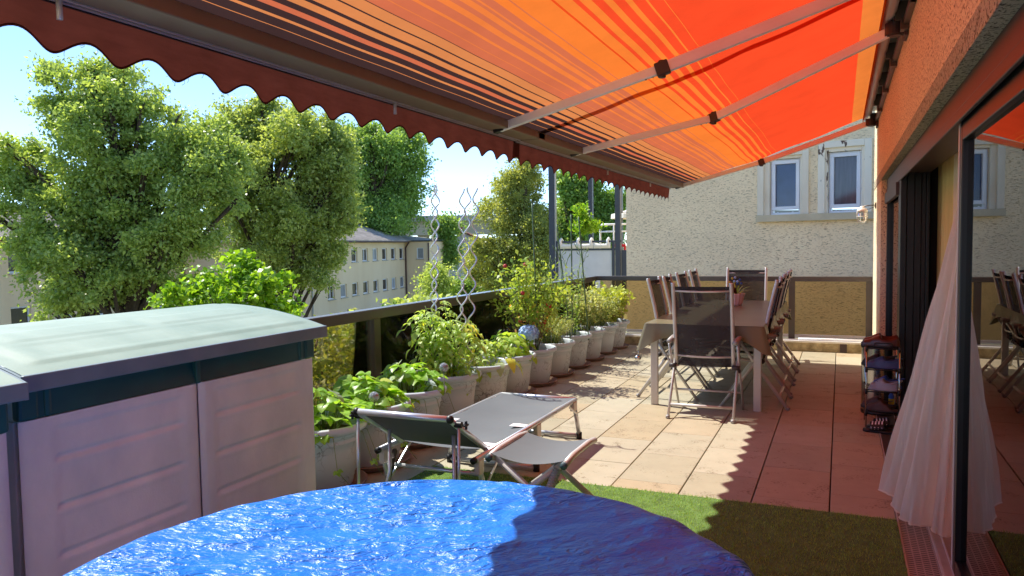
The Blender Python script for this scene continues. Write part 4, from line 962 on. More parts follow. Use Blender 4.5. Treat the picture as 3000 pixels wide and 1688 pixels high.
tree('shrub', 'dark shrub at the corner of the cream building', 'shrub', [(-23.25, 42.09, -0.48, 0.95, 1.06), (-23.55, 42.08, -1.9, 1.1, 0.9)], (-23.4, 42.1, -4.7), 'leaf_dark', 9000, 0.16, 7, 0.1, 0.25, SH)
tree('shrub', 'low green shrub in front of the grey house', 'shrub', [(-22.85, 44.58, -1.38, 1.18, 0.8), (-21.51, 45.43, -1.7, 1.19, 0.7)], (-22.2, 45.0, -4.7), 'leaf_far', 9000, 0.16, 8, 0.1, 0.25, SH)
tree('shrub', 'feathery shrub tip just over the handrail near the building corner pipe', 'shrub', [(-10.14, 14.1, 0.06, 0.16, 0.18), (-10.21, 14.09, -0.5, 0.3, 0.35), (-10.3, 14.1, -2.0, 0.6, 1.4)], (-10.2, 14.1, -4.7), 'leaf_sage', 2500, 0.05, 9, 0.03, 0.06, SH)
tree('shrub', 'yellow green shrub tip over the handrail below the lower window row', 'shrub', [(-8.16, 12.81, 0.3, 0.17, 0.12), (-8.25, 12.79, -0.1, 0.3, 0.35), (-8.3, 12.8, -2.0, 0.6, 1.4)], (-8.25, 12.8, -4.7), 'leaf_bush', 2500, 0.05, 10, 0.03, 0.06, SH)
tree('shrub', 'spiky shrub tip over the handrail left of the first spiral stake', 'shrub', [(-8.23, 13.85, 0.24, 0.22, 0.13), (-8.3, 13.9, -0.3, 0.35, 0.4), (-8.3, 13.9, -2.0, 0.6, 1.4)], (-8.3, 13.9, -4.7), 'leaf_far', 2500, 0.06, 11, 0.03, 0.06, SH, 0.3)
tree('shrub', 'small shrub tip touching the handrail beside the storage lid', 'shrub', [(-7.94, 9.56, 0.38, 0.15, 0.11), (-7.95, 9.6, -0.1, 0.3, 0.35), (-8.0, 9.6, -2.0, 0.6, 1.4)], (-7.95, 9.6, -4.7), 'leaf_bush', 2200, 0.05, 12, 0.03, 0.06, SH)
tree('potted_tree', 'yellow green foliage plant standing on the neighbour balcony', 'plant', [(-5.1, 15.4, 2.13, 0.18, 0.15), (-5.0, 15.45, 1.92, 0.19, 0.2), (-5.06, 15.4, 1.68, 0.17, 0.18)], (-5.05, 15.42, 0.2), 'leaf_bush', 900, 0.11, 13, 0.02, 0.08, None, 0.35, 0.2, 4, 'foliage')
# lower roof terrace on the other side of the smoky glass
lt = MB().bx(-7.2, -3.43, 2.0, 12.5, -4.7, -0.56).build('lower_terrace', 'concrete'); tag(lt, kind='structure')
for k_ in range(19):
    obj_from_mesh('plank', tile_me.setdefault('plank', MB().bx(0, 3.5, 0, 0.13, 0, 0.028).mesh('plank', 'wood_plank')), lt, (-7.0, 5.4+k_*0.14, -0.558))
h2 = thing('hedge', 'green hedge along the outer edge of the lower roof terrace behind the glass', 'hedge', (-6.9, 8.5, -0.56))
rg = np.random.default_rng(22); n_ = 12000
hp = np.stack([rg.normal(-6.9, 0.2, n_), rg.uniform(5.2, 12.2, n_), rg.uniform(-0.5, 0.22, n_)], 1); hp[:, 2] += 0.12*np.sin(hp[:, 1]*2.1)*(hp[:, 2] > 0)
tag(leaf_cloud('foliage', MATS['leaf_hedge'], hp, 0.09, rg, h2, 0.6, 0.3, 0.0, None, h2.location), kind='stuff')
b = MB()
for k_ in range(12): b.tube([(-6.9, 5.4+k_*0.58, -0.56), (-6.9+rnd.uniform(-.1, .1), 5.4+k_*0.58, 0.15)], 0.012, 5)
b.build('stem', 'stem_brown', h2, True, h2.location)
hg = thing('hedge', 'small leaved dark hedge behind the smoky glass next to the storage box', 'hedge', (-4.1, 4.4, -0.56))
rg = np.random.default_rng(21)
n_ = 15000; hp = np.stack([rg.normal(-4.1, 0.22, n_), rg.uniform(3.3, 6.4, n_), rg.uniform(-0.5, 0.80, n_)], 1)
hp[:, 2] -= 0.25*np.abs(np.sin(hp[:, 1]*3.1))*rg.uniform(0, 1, n_)
tag(leaf_cloud('foliage', MATS['leaf_hedge'], hp, 0.055, rg, hg, 0.55, 0.2, 0.0, None, hg.location), kind='stuff')
b = MB()
for k_ in range(9): b.tube([(-4.1, 3.5+k_*0.26, -0.56), (-4.1+rnd.uniform(-.1, .1), 3.5+k_*0.26, 0.1), (-4.1+rnd.uniform(-.2, .2), 3.5+k_*0.26+rnd.uniform(-.15, .15), 0.7)], 0.010, 5)
b.build('stem', 'stem_brown', hg, True, hg.location)
wp = thing('wooden_planter', 'long wooden planter box seen through the glass behind the tomato pot', 'planter', (-4.9, 7.6, -0.53)); O = wp.location
for k_ in range(5): MB().bx(-4.62, -4.595, 6.0, 9.3, -0.53+k_*0.14, -0.395+k_*0.14-0.008).build('board', 'wood_plank', wp, o=O)
for yy in (6.0, 9.28): MB().bx(-5.2, -4.625, yy, yy+0.022, -0.53, 0.17).build('end_board', 'wood_plank', wp, o=O)
for yy in (6.05, 7.6, 9.2): MB().bx(-4.66, -4.623, yy, yy+0.05, -0.53, 0.20).build('cleat', 'wood_plank', wp, o=O)
MB().bx(-5.2, -4.63, 6.03, 9.27, -0.5, 0.10).build('soil', 'soil', wp, o=O)
for k_, (yy, nn, hh, lm) in enumerate(((6.3, 500, 0.45, 'leaf_far'), (7.0, 600, 0.6, 'leaf_dark'), (8.4, 700, 0.7, 'leaf_dark'), (9.0, 500, 0.5, 'leaf_hedge'))):
    pp = np.stack([rg.normal(-4.9, 0.16, nn), rg.normal(yy, 0.2, nn), 0.1+hh*rg.uniform(0, 1, nn)**0.7], 1)
    pl_ = thing('planter_herb', 'green leafy plant in the wooden planter, '+('nearest the dark glass post', 'behind the tomato leaves', 'left of the spiky agave', 'farthest along the box')[k_], 'plant', (-4.9, yy, 0.1))
    tag(leaf_cloud('foliage', MATS[lm], pp, 0.09, rg, pl_, 0.6, 0.4, 0.0, None, pl_.location), kind='stuff')
    MB().tube([(-4.9, yy, 0.1), (-4.9, yy+0.02, 0.1+hh*0.7)], 0.012, 5).build('stem', 'stem_brown', pl_, True, pl_.location)
def blade(b, base, az, L, w, lift, curl, n=6):
    """long arching strap leaf"""
    P0 = Vector(base); d = Vector((math.cos(az), math.sin(az), 0)); sd = Vector((-d.y, d.x, 0)); vs = []; p = P0.copy(); el = lift
    for i in range(n+1):
        f = i/n; ww = w*(1-f)**0.7*(0.6+0.8*min(f*3, 1)*0.5)
        vs += [p+sd*ww/2, p-sd*ww/2-Vector((0, 0, 0))]
        p = p+(d*math.cos(el)+Vector((0, 0, 1))*math.sin(el))*(L/n); el -= curl/n
    b.add(vs, [(2*i, 2*i+1, 2*i+3, 2*i+2) for i in range(n)])
ag = thing('agave_plant', 'spiky strap leaved plant in a terracotta pot behind the glass', 'plant', (-4.15, 8.6, -0.56)); O = ag.location
MB().lathe([(0.0, 0), (0.13, 0), (0.18, 0.30), (0.20, 0.31), (0.20, 0.35), (0.17, 0.35), (0.16, 0.31), (0.0, 0.31)], 16, O).build('pot', 'terracotta', ag, True, O)
for k_ in range(26):
    b = MB(); blade(b, (O.x, O.y, O.z+0.3), k_*2.4, rnd.uniform(0.55, 0.85), 0.05, rnd.uniform(0.7, 1.4), 1.1); b.build('leaf', 'leaf_agave', ag, True, O)
tr_ = thing('metal_trellis', 'grey metal trellis posts standing behind the smoky glass', 'trellis', (-3.75, 5.6, -0.56)); O = tr_.location
for yy in (5.35, 5.46, 6.0): MB().bx(-3.78, -3.72, yy, yy+0.045, -0.56, 0.83).build('post', 'metal_post', tr_, o=O, bevel=0.004)
MB().tube([(-3.75, 5.05, 0.30), (-3.75, 5.35, -0.5)], 0.014, 6).tube([(-3.75, 5.5, 0.62), (-3.75, 6.0, -0.1)], 0.014, 6).build('strut', 'metal_post', tr_, True, O)
for zz in (0.2, 0.5): MB().tube([(-3.75, 5.36, zz), (-3.75, 6.04, zz)], 0.010, 6).build('rung', 'metal_post', tr_, True, O)
for k_, yy in enumerate((6.0, 6.5)):
    tp_ = thing('terracotta_trough', ('nearer', 'farther')[k_]+' of two orange terracotta troughs behind the glass', 'trough', (-3.95, yy+0.05, -0.56), group='terracotta troughs'); O = tp_.location
    MB().bx(-4.05, -3.83, yy-0.18, yy+0.24, -0.56, 0.12).build('body', 'terracotta', tp_, o=O, bevel=0.02)
    MB().bx(-4.07, -3.81, yy-0.20, yy+0.26, 0.08, 0.135).build('rim', 'terracotta', tp_, o=O, bevel=0.01)

# ------------------------------------------------------------------ artificial grass rug
gr_ = thing('grass_rug', 'green artificial grass rug on the tiles in front of the door', 'rug', (-1.2, 2.9, 0)); O = gr_.location
MB().bx(-2.42, 0.274, 0.6, 4.25, 0.003, 0.012).build('backing', 'mat_green', gr_, o=O)
rg = np.random.default_rng(5); n_ = 90000
gx = rg.uniform(-2.42, 0.274, n_); gy = 0.9+3.36*rg.uniform(0, 1, n_)**0.75
az = rg.uniform(0, 2*math.pi, n_); ln = rg.uniform(0.009, 0.019, n_); lean = rg.uniform(0.15, 0.9, n_); wd_ = rg.uniform(0.0012, 0.0022, n_)
bx_ = np.stack([gx, gy, np.full(n_, 0.010)], 1); dr_ = np.stack([np.cos(az), np.sin(az), np.zeros(n_)], 1); sd_ = np.stack([-np.sin(az), np.cos(az), np.zeros(n_)], 1)
tipv = bx_+dr_*(ln*np.sin(lean))[:, None]; tipv[:, 2] += ln*np.cos(lean)
V = np.stack([bx_-sd_*wd_[:, None], bx_+sd_*wd_[:, None], tipv], 1).reshape(-1, 3)-np.array(O)
tag(obj_from_mesh('grass_blade', fastmesh('grass_blade', V, np.arange(3*n_).reshape(-1, 3), MATS['blade_grass']), gr_), kind='stuff')

# ------------------------------------------------------------------ dining table and chairs
tb_ = thing('dining_table', 'long aluminium dining table under the awning', 'table', (-1.075, 8.0, 0)); O = tb_.location
MB().bx(-1.56, -0.585, 6.52, 9.38, 0.705, 0.735).build('tabletop', 'alu_matt', tb_, o=O, bevel=0.004)
for xx in (-1.51, -0.635):
    for yy in (6.645, 9.25):
        MB().bx(xx-0.032, xx+0.032, yy-0.02, yy+0.02, 0.0, 0.704).build('leg', 'alu_matt', tb_, o=O, bevel=0.006)
for xx in (-1.51, -0.635): MB().bx(xx-0.015, xx+0.015, 6.68, 9.22, 0.63, 0.704).build('apron', 'alu_matt', tb_, o=O, bevel=0.003)
for yy in (6.645, 9.25): MB().bx(-1.475, -0.67, yy-0.012, yy+0.012, 0.63, 0.704).build('apron', 'alu_matt', tb_, o=O, bevel=0.003)
def tablecloth():
    x0, x1, y0, y1, zt = -1.568, -0.577, 6.512, 9.388, 0.7375
    b = MB()
    # top, slightly wavy
    nx, ny = 14, 34
    ring = []
    b.grid(lambda u, v: (x0+(x1-x0)*u, y0+(y1-y0)*v, zt+0.0012*math.sin(u*9+v*5)+0.001*math.sin(v*31)), nx, ny)
    per = []
    N = 40
    for k in range(N): per.append((x0+(x1-x0)*k/N, y0, 0, -1))
    for k in range(N*2): per.append((x1, y0+(y1-y0)*k/(N*2), 1, 0))
    for k in range(N): per.append((x1-(x1-x0)*k/N, y1, 0, 1))
    for k in range(N*2): per.append((x0, y1-(y1-y0)*k/(N*2), -1, 0))
    T = len(per); rows = 6; base = len(b.v)
    for j in range(rows+1):
        f = j/rows
        for i, (px, py, nx_, ny_) in enumerate(per):
            cd = min(math.hypot(px-cx, py-cy) for cx in (x0, x1) for cy in (y0, y1))
            cn = math.exp(-(cd/0.10)**2)
            cxs = -1 if px < (x0+x1)/2 else 1; cys = -1 if py < (y0+y1)/2 else 1
            drop = 0.115+0.115*cn
            out = 0.010+0.022*math.sin(i*0.55)*(1-cn)*f+0.010*math.sin(i*0.21)
            ox = nx_*(0.004+out*f)+cn*cxs*0.055*f; oy = ny_*(0.004+out*f)+cn*cys*0.055*f
            b.v.append((px+ox, py+oy, zt-drop*f-0.004*(f > 0)))
    for j in range(rows):
        for i in range(T):
            a = base+j*T+i; c = base+j*T+(i+1) % T
            b.f.append((a, c, c+T, a+T))
    return b
tc_ = tablecloth().build('tablecloth', 'cloth_olive', smooth=True, o=(-1.075, 8.0, 0.74), loc=(-1.075, 8.0, 0.74))
tag(tc_, 'olive wipeable cloth draped over the long dining table', 'tablecloth')
cwt = thing('cloth_weight', 'small silver clip weight hanging from the near left tablecloth corner', 'cloth weight', (-1.615, 6.46, 0.44))
MB().sphere((0, 0, 0), 0.03, 10, 8, (1, 1, 0.8)).build('weight', 'steel', cwt, True)
MB().tube([(0, 0, 0.02), (0.005, 0.004, 0.075)], 0.004, 5).build('clip', 'alu', cwt, True)

def chair():
    t = thing('garden_chair', 'x', 'chair', (0, 0, 0))
    W = 0.232
    # fabric sling back, slightly curved between the tubes
    path = [(0.235, 0.40), (0.215, 0.52), (0.19, 0.68), (0.155, 0.86), (0.115, 1.03), (0.10, 1.088)]
    def at(f):
        n = len(path)-1; i = min(int(f*n), n-1); q = f*n-i
        return path[i][0]*(1-q)+path[i+1][0]*q, path[i][1]*(1-q)+path[i+1][1]*q
    def back(u, v):
        y, z = at(0.02+0.95*v); x = (u*2-1)*(W-0.008)
        return (x, y-0.022*math.cos((u-0.5)*math.pi), z)
    MB().grid(back, 8, 14).build('backrest', 'sling', t, True)
    MB().grid(lambda u, v: ((u*2-1)*(W-0.012), 0.072-0.0+0.03+at(0.86+0.11*v)[0]-0.10-0.004-0.022*math.cos((u-0.5)*math.pi), at(0.86+0.11*v)[1]), 6, 3).build('head_hem', 'sling', t, True)
    for s in (-1, 1):
        MB().tube([(s*W, y, z) for y, z in path]+[(s*W, 0.099, 1.10)], 0.0165, 8).build('back_tube', 'alu_matt', t, True)
        MB().tube([(s*W, 0.0985, 1.0995), (s*W, 0.098, 1.108)], 0.0175, 8).build('end_cap', 'alu', t, True)
    for f, dy in ((0.845, 0.0), (0.16, 0.0)):
        y, z = at(f)
        MB().tube([(-W, y, z), (-W*0.5, y-0.024, z-0.004), (0, y-0.032, z-0.006), (W*0.5, y-0.024, z-0.004), (W, y, z)], 0.0085, 6).build('back_bar', 'alu_matt', t, True)
    MB().grid(lambda u, v: ((u*2-1)*(W-0.01), 0.215+0.43*v, 0.415+0.02*v-0.03*math.sin(math.pi*u)*math.sin(math.pi*min(v+0.15, 1))), 8, 8).build('seat', 'sling', t, True)
    for s in (-1, 1):
        MB().tube([(s*W, 0.20, 0.405), (s*W, 0.42, 0.415), (s*W, 0.645, 0.437)], 0.0135, 8).build('seat_tube', 'alu_matt', t, True)
        # crossing legs: the rear foot runs up to the front of the armrest, the front foot to its back
        MB().tube([(s*0.258, 0.0, 0.0), (s*0.258, 0.23, 0.325), (s*0.258, 0.40, 0.575), (s*0.258, 0.43, 0.615)], 0.0155, 8, True, 0.75).build('leg', 'alu_matt', t, True)
        MB().tube([(s*0.275, 0.56, 0.0), (s*0.275, 0.30, 0.36), (s*0.275, 0.15, 0.60)], 0.0135, 8, True, 0.75).build('leg', 'alu_matt', t, True)
        MB().tube([(s*0.262, 0.10, 0.625), (s*0.268, 0.30, 0.638), (s*0.262, 0.50, 0.630)], 0.021, 10, True, 1.2).build('armrest', 'arm_grey', t, True)
        MB().tube([(s*0.225, 0.21, 0.41), (s*0.285, 0.21, 0.41)], 0.020, 10).tube([(s*0.24, 0.27, 0.375), (s*0.285, 0.27, 0.375)], 0.016, 8).build('pivot', 'dark_plastic', t, True)
        MB().tube([(s*0.258, -0.004, 0.006), (s*0.258, 0.012, 0.022)], 0.0175, 8).build('foot_cap', 'arm_grey', t, True)
    MB().tube([(-0.258, 0.075, 0.105), (0.258, 0.075, 0.105)], 0.0125, 8).build('stretcher', 'alu_matt', t, True)
    MB().tube([(-0.275, 0.44, 0.165), (0.275, 0.44, 0.165)], 0.010, 8).build('stretcher', 'alu_matt', t, True)
    return t
M('arm_grey', S(150, 146, 144), 0.5, 0.2, var=0.08)
ch0 = chair(); GC = 'high backed folding chairs around the table'
ch0.location = (-1.03, 6.135, 0); ch0.rotation_euler = (0, 0, 0); ch0['label'] = 'dark mesh folding chair at the near end of the table, back to the camera'; ch0['group'] = GC
for (x, y, a, l) in [(-0.395, 7.035, 90, 'nearest folding chair on the house side of the table'), (-0.41, 7.69, 90, 'second folding chair from the camera on the house side of the table'),
                     (-0.415, 8.46, 90, 'third folding chair from the camera on the house side of the table'), (-0.42, 9.06, 91, 'farthest folding chair on the house side of the table'),
                     (-1.735, 7.18, -90, 'nearest folding chair on the flower pot side of the table'), (-1.73, 7.74, -86, 'second folding chair from the camera on the flower pot side of the table'),
                     (-1.745, 8.58, -91, 'third folding chair from the camera on the flower pot side of the table'), (-1.75, 9.35, -89, 'farthest folding chair on the flower pot side of the table'),
                     (-1.075, 9.98, 180, 'dark folding chair at the far end of the table, facing the camera')]:
    dup(ch0, (x, y, 0), R(a), l, GC)

# small plant on the table
tp = thing('table_plant', 'small artificial plant with blue flowers in a ribbed pink white pot on the table', 'plant', (-1.05, 8.58, 0.7385)); O = Vector((0, 0, 0))
MB().lathe([(0.0, 0.0), (0.058, 0.0), (0.066, 0.03), (0.088, 0.115), (0.098, 0.135), (0.092, 0.135), (0.08, 0.11), (0.0, 0.10)], 48, (0, 0, 0), lambda a, z: 1+0.07*math.cos(a*12)*(z > 0.002)).build('pot', 'pink_ceramic', tp, True)
for k_ in range(22):
    b = MB(); az = k_*2.4; blade(b, (0.02*math.cos(az), 0.02*math.sin(az), 0.10), az, rnd.uniform(0.10, 0.24), 0.035, rnd.uniform(0.7, 1.45), 1.2); b.build('leaf', ('leaf_dark', 'leaf_far', 'shoe_leather')[k_ % 3], tp, True)
for k_ in range(9):
    b = MB(); az = k_*2.2; rr_ = 0.02+0.008*k_; b.sphere((rr_*math.cos(az), rr_*math.sin(az), 0.24+0.014*(k_ % 6)), 0.014, 6, 4); b.build('flower', ('shoe_bright', 'flower_yellow', 'flower_blue')[k_ % 3], tp, True)

# ------------------------------------------------------------------ sun lounger
lo = thing('sun_lounger', 'grey folding aluminium sun lounger with raised headrest on the tiles', 'sun lounger', (-2.06, 4.4, 0)); O = lo.location
LX0, LX1, LZ = -2.365, -1.768, 0.305
for xx, nm in ((LX0, 'side_rail'), (LX1, 'side_rail')):
    sr = MB().tube([(xx, 3.53, LZ), (xx, 5.21, LZ)], 0.0165, 10).build('side_rail', 'alu', lo, True, O)
    MB().tube([(xx, 3.523, LZ), (xx, 3.545, LZ)], 0.018, 10).build('end_cap', 'black_plastic', sr, True, O)
    for yy in (3.95, 4.30, 4.75): MB().tube([(xx-0.02, yy, LZ+0.004), (xx+0.02, yy, LZ+0.004)], 0.0045, 6).build('rivet', 'steel', sr, True, O)
MB().tube([(LX0, 5.215, LZ), (LX1, 5.215, LZ)], 0.0165, 10).build('end_rail', 'alu', lo, True, O)
MB().grid(lambda u, v: (LX0+0.012+(LX1-LX0-0.024)*u, 3.74+1.46*v, LZ+0.012-0.035*math.sin(math.pi*u)*(0.5+0.5*math.sin(math.pi*v))+0.004*math.sin(v*19)), 12, 40).build('bed_sling', 'sling_grey', lo, True, O)
HB, HT = Vector((0, 3.74, LZ+0.01)), Vector((0, 3.315, 0.572))
M('sling_dark', S(96, 96, 100), 0.75, var=0.08, bump=0.1, bs=500)
bk = MB().grid(lambda u, v: (LX0+0.03+(LX1-LX0-0.06)*u, HB.y+(HT.y-HB.y)*v, HB.z+(HT.z-HB.z)*v-0.03*math.sin(math.pi*u)*math.sin(math.pi*v)), 12, 12).build('headrest', 'sling_dark', lo, True, O)
for xx in (LX0+0.025, LX1-0.025):
    MB().tube([(xx, HB.y, HB.z), (xx, HT.y, HT.z)], 0.0165, 10).build('headrest_tube', 'alu', bk, True, O)
MB().tube([(LX0+0.02, HT.y, HT.z), (LX1-0.02, HT.y, HT.z)], 0.0175, 10).build('top_bar', 'alu', bk, True, O)
for xx, s in ((LX0+0.02, -1), (LX1-0.02, 1)):
    MB().sphere((xx, HT.y, HT.z), 0.022, 10, 6).build('corner_cap', 'black_plastic', bk, True, O)
    kx, ky, kz = xx+s*0.03, HT.y+0.05, HT.z-0.035
    MB().tube([(xx, ky, kz), (kx+s*0.012, ky, kz)], 0.017, 10).tube([(kx+s*0.02, ky, kz), (kx+s*0.03, ky, kz)], 0.011, 8).bar((kx+s*0.035, ky-0.022, kz), (kx+s*0.035, ky+0.022, kz), 0.012, 0.012).bar((kx+s*0.035, ky, kz-0.022), (kx+s*0.035, ky, kz+0.022), 0.012, 0.012).build('canopy_knob', 'black_plastic', bk, False, O, 0.003)
    MB().tube([(kx-s*0.005, ky-0.005, kz-0.015), (kx-s*0.005, ky-0.02, 0.06)], 0.0085, 8).build('canopy_rod', 'alu', bk, True, O)
# legs: foot end, middle and head end U frames
def uleg(yt, yb, name='leg'):
    for xx, xf in ((LX0, LX0-0.02), (LX1, LX1+0.005)):
        l_ = MB().tube([(xx, yt, LZ-0.01), (xf, yb, 0.03)], 0.0155, 10).build(name, 'alu', lo, True, O)
        MB().tube([(xf, yb, 0.002), (xf, yb, 0.05)], 0.021, 10).build('foot_cap', 'black_plastic', l_, True, O)
    MB().tube([(LX0-0.02, yb, 0.024), (LX1+0.005, yb, 0.024)], 0.0165, 10).build('foot_bar', 'alu', lo, True, O)
uleg(5.17, 5.27); uleg(4.44, 4.41); uleg(3.58, 3.68)
for xx in (LX0, LX1):
    MB().bx(xx-0.012, xx+0.02, 3.56, 3.62, LZ-0.085, LZ-0.005).bx(xx-0.012, xx+0.02, 4.40, 4.47, LZ-0.09, LZ-0.005).bx(xx-0.012, xx+0.02, 5.12, 5.19, LZ-0.07, LZ-0.005).build('hinge_plate', 'alu_matt', lo, False, O, 0.004)
    MB().bar((xx+0.015, 3.86, LZ-0.03), (xx+0.015, 3.64, 0.13), 0.006, 0.016).bar((xx+0.015, 5.03, LZ-0.02), (xx+0.015, 5.20, 0.20), 0.006, 0.014).build('brace', 'alu', lo, False, O)
MB().tube([(LX0+0.02, 3.64, 0.20), (LX1-0.02, 3.64, 0.20)], 0.012, 8).build('cross_bar', 'alu', lo, True, O)
for xx in (LX0+0.10, LX1-0.10):
    MB().tube([(xx, 3.50, 0.44), (xx+0.01, 3.48, 0.22), (xx+0.01, 3.40, 0.05)], 0.0105, 8).build('prop', 'alu', lo, True, O)
    b = MB().bar((xx, 3.56, 0.31), (xx, 3.42, 0.05), 0.012, 0.02)
    for k_ in range(6): b.bx(xx-0.008, xx+0.008, 3.545-k_*0.022-0.012, 3.545-k_*0.022+0.012, 0.30-k_*0.042, 0.318-k_*0.042)
    b.build('ratchet', 'dark_plastic', lo, False, O)
for yy in (3.80, 4.28): 
    for xx in (LX0+0.06, LX1-0.06): MB().grid(lambda u, v: (xx-0.05+0.1*u, yy-0.03+0.07*v, LZ+0.016+0.010*math.sin(math.pi*u)*math.sin(math.pi*v)), 4, 4).build('strap_cover', 'stripe_white', lo, True, O)

# ------------------------------------------------------------------ folding footstool
fs = thing('footstool', 'small folding aluminium footstool with grey sling in front of the lounger', 'footstool', (-1.45, 3.74, 0)); O = fs.location
SX0, SX1, SY0, SY1, SZ = -1.655, -1.245, 3.495, 3.975, 0.352
MB().grid(lambda u, v: (SX0+(SX1-SX0)*u, SY0+(SY1-SY0)*v, SZ+0.016-0.035*math.sin(math.pi*u)), 14, 8).build('sling', 'sling_grey', fs, True, O)
for xx in (SX0, SX1):
    rr_ = MB().tube([(xx, SY0-0.015, SZ-0.005), (xx, SY0+0.12, SZ+0.012), (xx, SY1-0.1, SZ+0.012), (xx, SY1+0.015, SZ)], 0.017, 10).build('rail', 'alu_matt', fs, True, O)
    MB().tube([(xx, SY0-0.024, SZ-0.006), (xx, SY0-0.008, SZ-0.004)], 0.019, 10).build('end_cap', 'cap_teal', rr_, True, O) if 'cap_teal' in MATS else MB().tube([(xx, SY0-0.024, SZ-0.006), (xx, SY0-0.008, SZ-0.004)], 0.019, 10).build('end_cap', 'dark_plastic', rr_, True, O)
for s0, s1, off in ((SX0+0.02, SX1+0.03, 0.0), (SX1-0.02, SX0-0.03, 0.03)):
    for yy in (SY0+0.03+off, SY1-0.03-off):
        MB().tube([(s0, yy, SZ-0.01), (s1, yy, 0.012)], 0.0175, 10, True, 0.7).build('leg', 'alu_matt', fs, True, O)
for xx in (SX1+0.03, SX0-0.03): MB().tube([(xx, SY0+0.03, 0.016), (xx, SY1-0.03, 0.016)], 0.011, 8).build('foot_bar', 'alu_matt', fs, True, O)

# ------------------------------------------------------------------ covered paddling pool
PC, PR, PZ = (-1.05, 1.635), 0.965, 0.545
po = thing('pool', 'round pool under a wrinkled shiny blue tarpaulin in the foreground', 'pool', (PC[0], PC[1], 0))
MB().lathe([(0.0, 0.004), (PR-0.05, 0.004), (PR-0.03, 0.25), (PR-0.04, 0.49), (PR-0.06, 0.505), (PR-0.08, 0.49), (PR-0.09, 0.30), (0.0, 0.30)], 48).build('pool_wall', 'pool_wall', po, True)
rg = np.random.default_rng(8)
def vnoise(seed, n=64):
    r_ = np.random.default_rng(seed).uniform(-1, 1, (n, n))
    def f(x, y):
        x = x % n; y = y % n; i, j = int(x), int(y); u, v = x-i, y-j; u = u*u*(3-2*u); v = v*v*(3-2*v)
        i2, j2 = (i+1) % n, (j+1) % n
        return (r_[i, j]*(1-u)+r_[i2, j]*u)*(1-v)+(r_[i, j2]*(1-u)+r_[i2, j2]*u)*v
    return f
v1, v2, v3 = vnoise(1), vnoise(2), vnoise(3)
def cover():
    NA_, NR = 300, 120; V = []; F = []
    for i in range(NR+1):
        t = i/NR
        for k in range(NA_):
            a = 2*math.pi*k/NA_; ca, sa = math.cos(a), math.sin(a)
            fold = (0.5*math.sin(a*23+1.3*math.sin(a*5))+0.3*math.sin(a*41+2*math.sin(a*3))+0.4*v3(a*9+5, 3.3))*(0.22+0.9*math.exp(-((a-0.45)/0.55)**2)+0.9*math.exp(-((a-0.45-2*math.pi)/0.55)**2))
            if t < 0.8:                                          # top
                q = t/0.8; r_ = (PR-0.03)*q
                z = PZ-0.060*(1-q*q)**1.2
                x, y = r_*ca, r_*sa
                xr, yr = (x*0.86+y*0.52)*0.45, y*0.86-x*0.52
                z += 0.0090*v1(xr*5+30, yr*5+30)+0.0055*abs(v2(xr*9+9, yr*13+9))+0.0028*v2(xr*24+3, yr*38+7)*(0.4+0.9*abs(v3(x*3+8, y*3+8)))
                z += 0.006*math.sin(a*31+6*v1(a*4, 7.7))*q**2*(0.4+0.6*v3(a*3, 1.7))
                z += fold*0.0095*q**5
            else:                                                # rolled over the rim and down
                q = (t-0.8)/0.2; an = min(q*3.2, 1)*math.pi/2
                r_ = PR-0.03+0.045*math.sin(an)+fold*0.013*min(q*3, 1)+0.012*max(q-0.3, 0)
                z = PZ-0.03+0.03*math.cos(an)-max(q-0.31, 0)*0.42+fold*0.0095*(1-min(q*2, 1))+0.002*v1(ca*9+20, sa*9+q*5+20)
                x, y = r_*ca, r_*sa
            V.append((x, y, z))
    for i in range(NR):
        for k in range(NA_):
            F.append((i*NA_+k, i*NA_+(k+1) % NA_, (i+1)*NA_+(k+1) % NA_, (i+1)*NA_+k))
    return fastmesh('cover', V, F, MATS['tarp_blue'], True)
obj_from_mesh('cover', cover(), po)
MB().tube([((PR+0.022)*math.cos(k_/60*2*math.pi), (PR+0.022)*math.sin(k_/60*2*math.pi), 0.33) for k_ in range(61)], 0.005, 5).build('draw_cord', 'stripe_white', po, True)
# ribbed pool hose standing at the pool edge
ps_ = [(-1.36, 3.42, 0.02), (-1.352, 3.45, 0.10), (-1.335, 3.50, 0.20), (-1.31, 3.56, 0.30), (-1.30, 3.585, 0.335)]
b = MB(); N_ = 70; cp_ = [interp(ps_, i/N_) for i in range(N_+1)]
b.tube(cp_, [0.0205+0.0035*(i % 2) for i in range(N_+1)], 12)
hs_ = b.build('ribbed_hose', 'hose_grey', smooth=False, o=(-1.36, 3.42, 0.0), loc=(-1.36, 3.42, 0.0)) if 'hose_grey' in MATS else b.build('ribbed_hose', 'dark_plastic', smooth=False, o=(-1.36, 3.42, 0.0), loc=(-1.36, 3.42, 0.0))
tag(hs_, 'grey ribbed pool hose leaning at the right side of the footstool', 'hose')

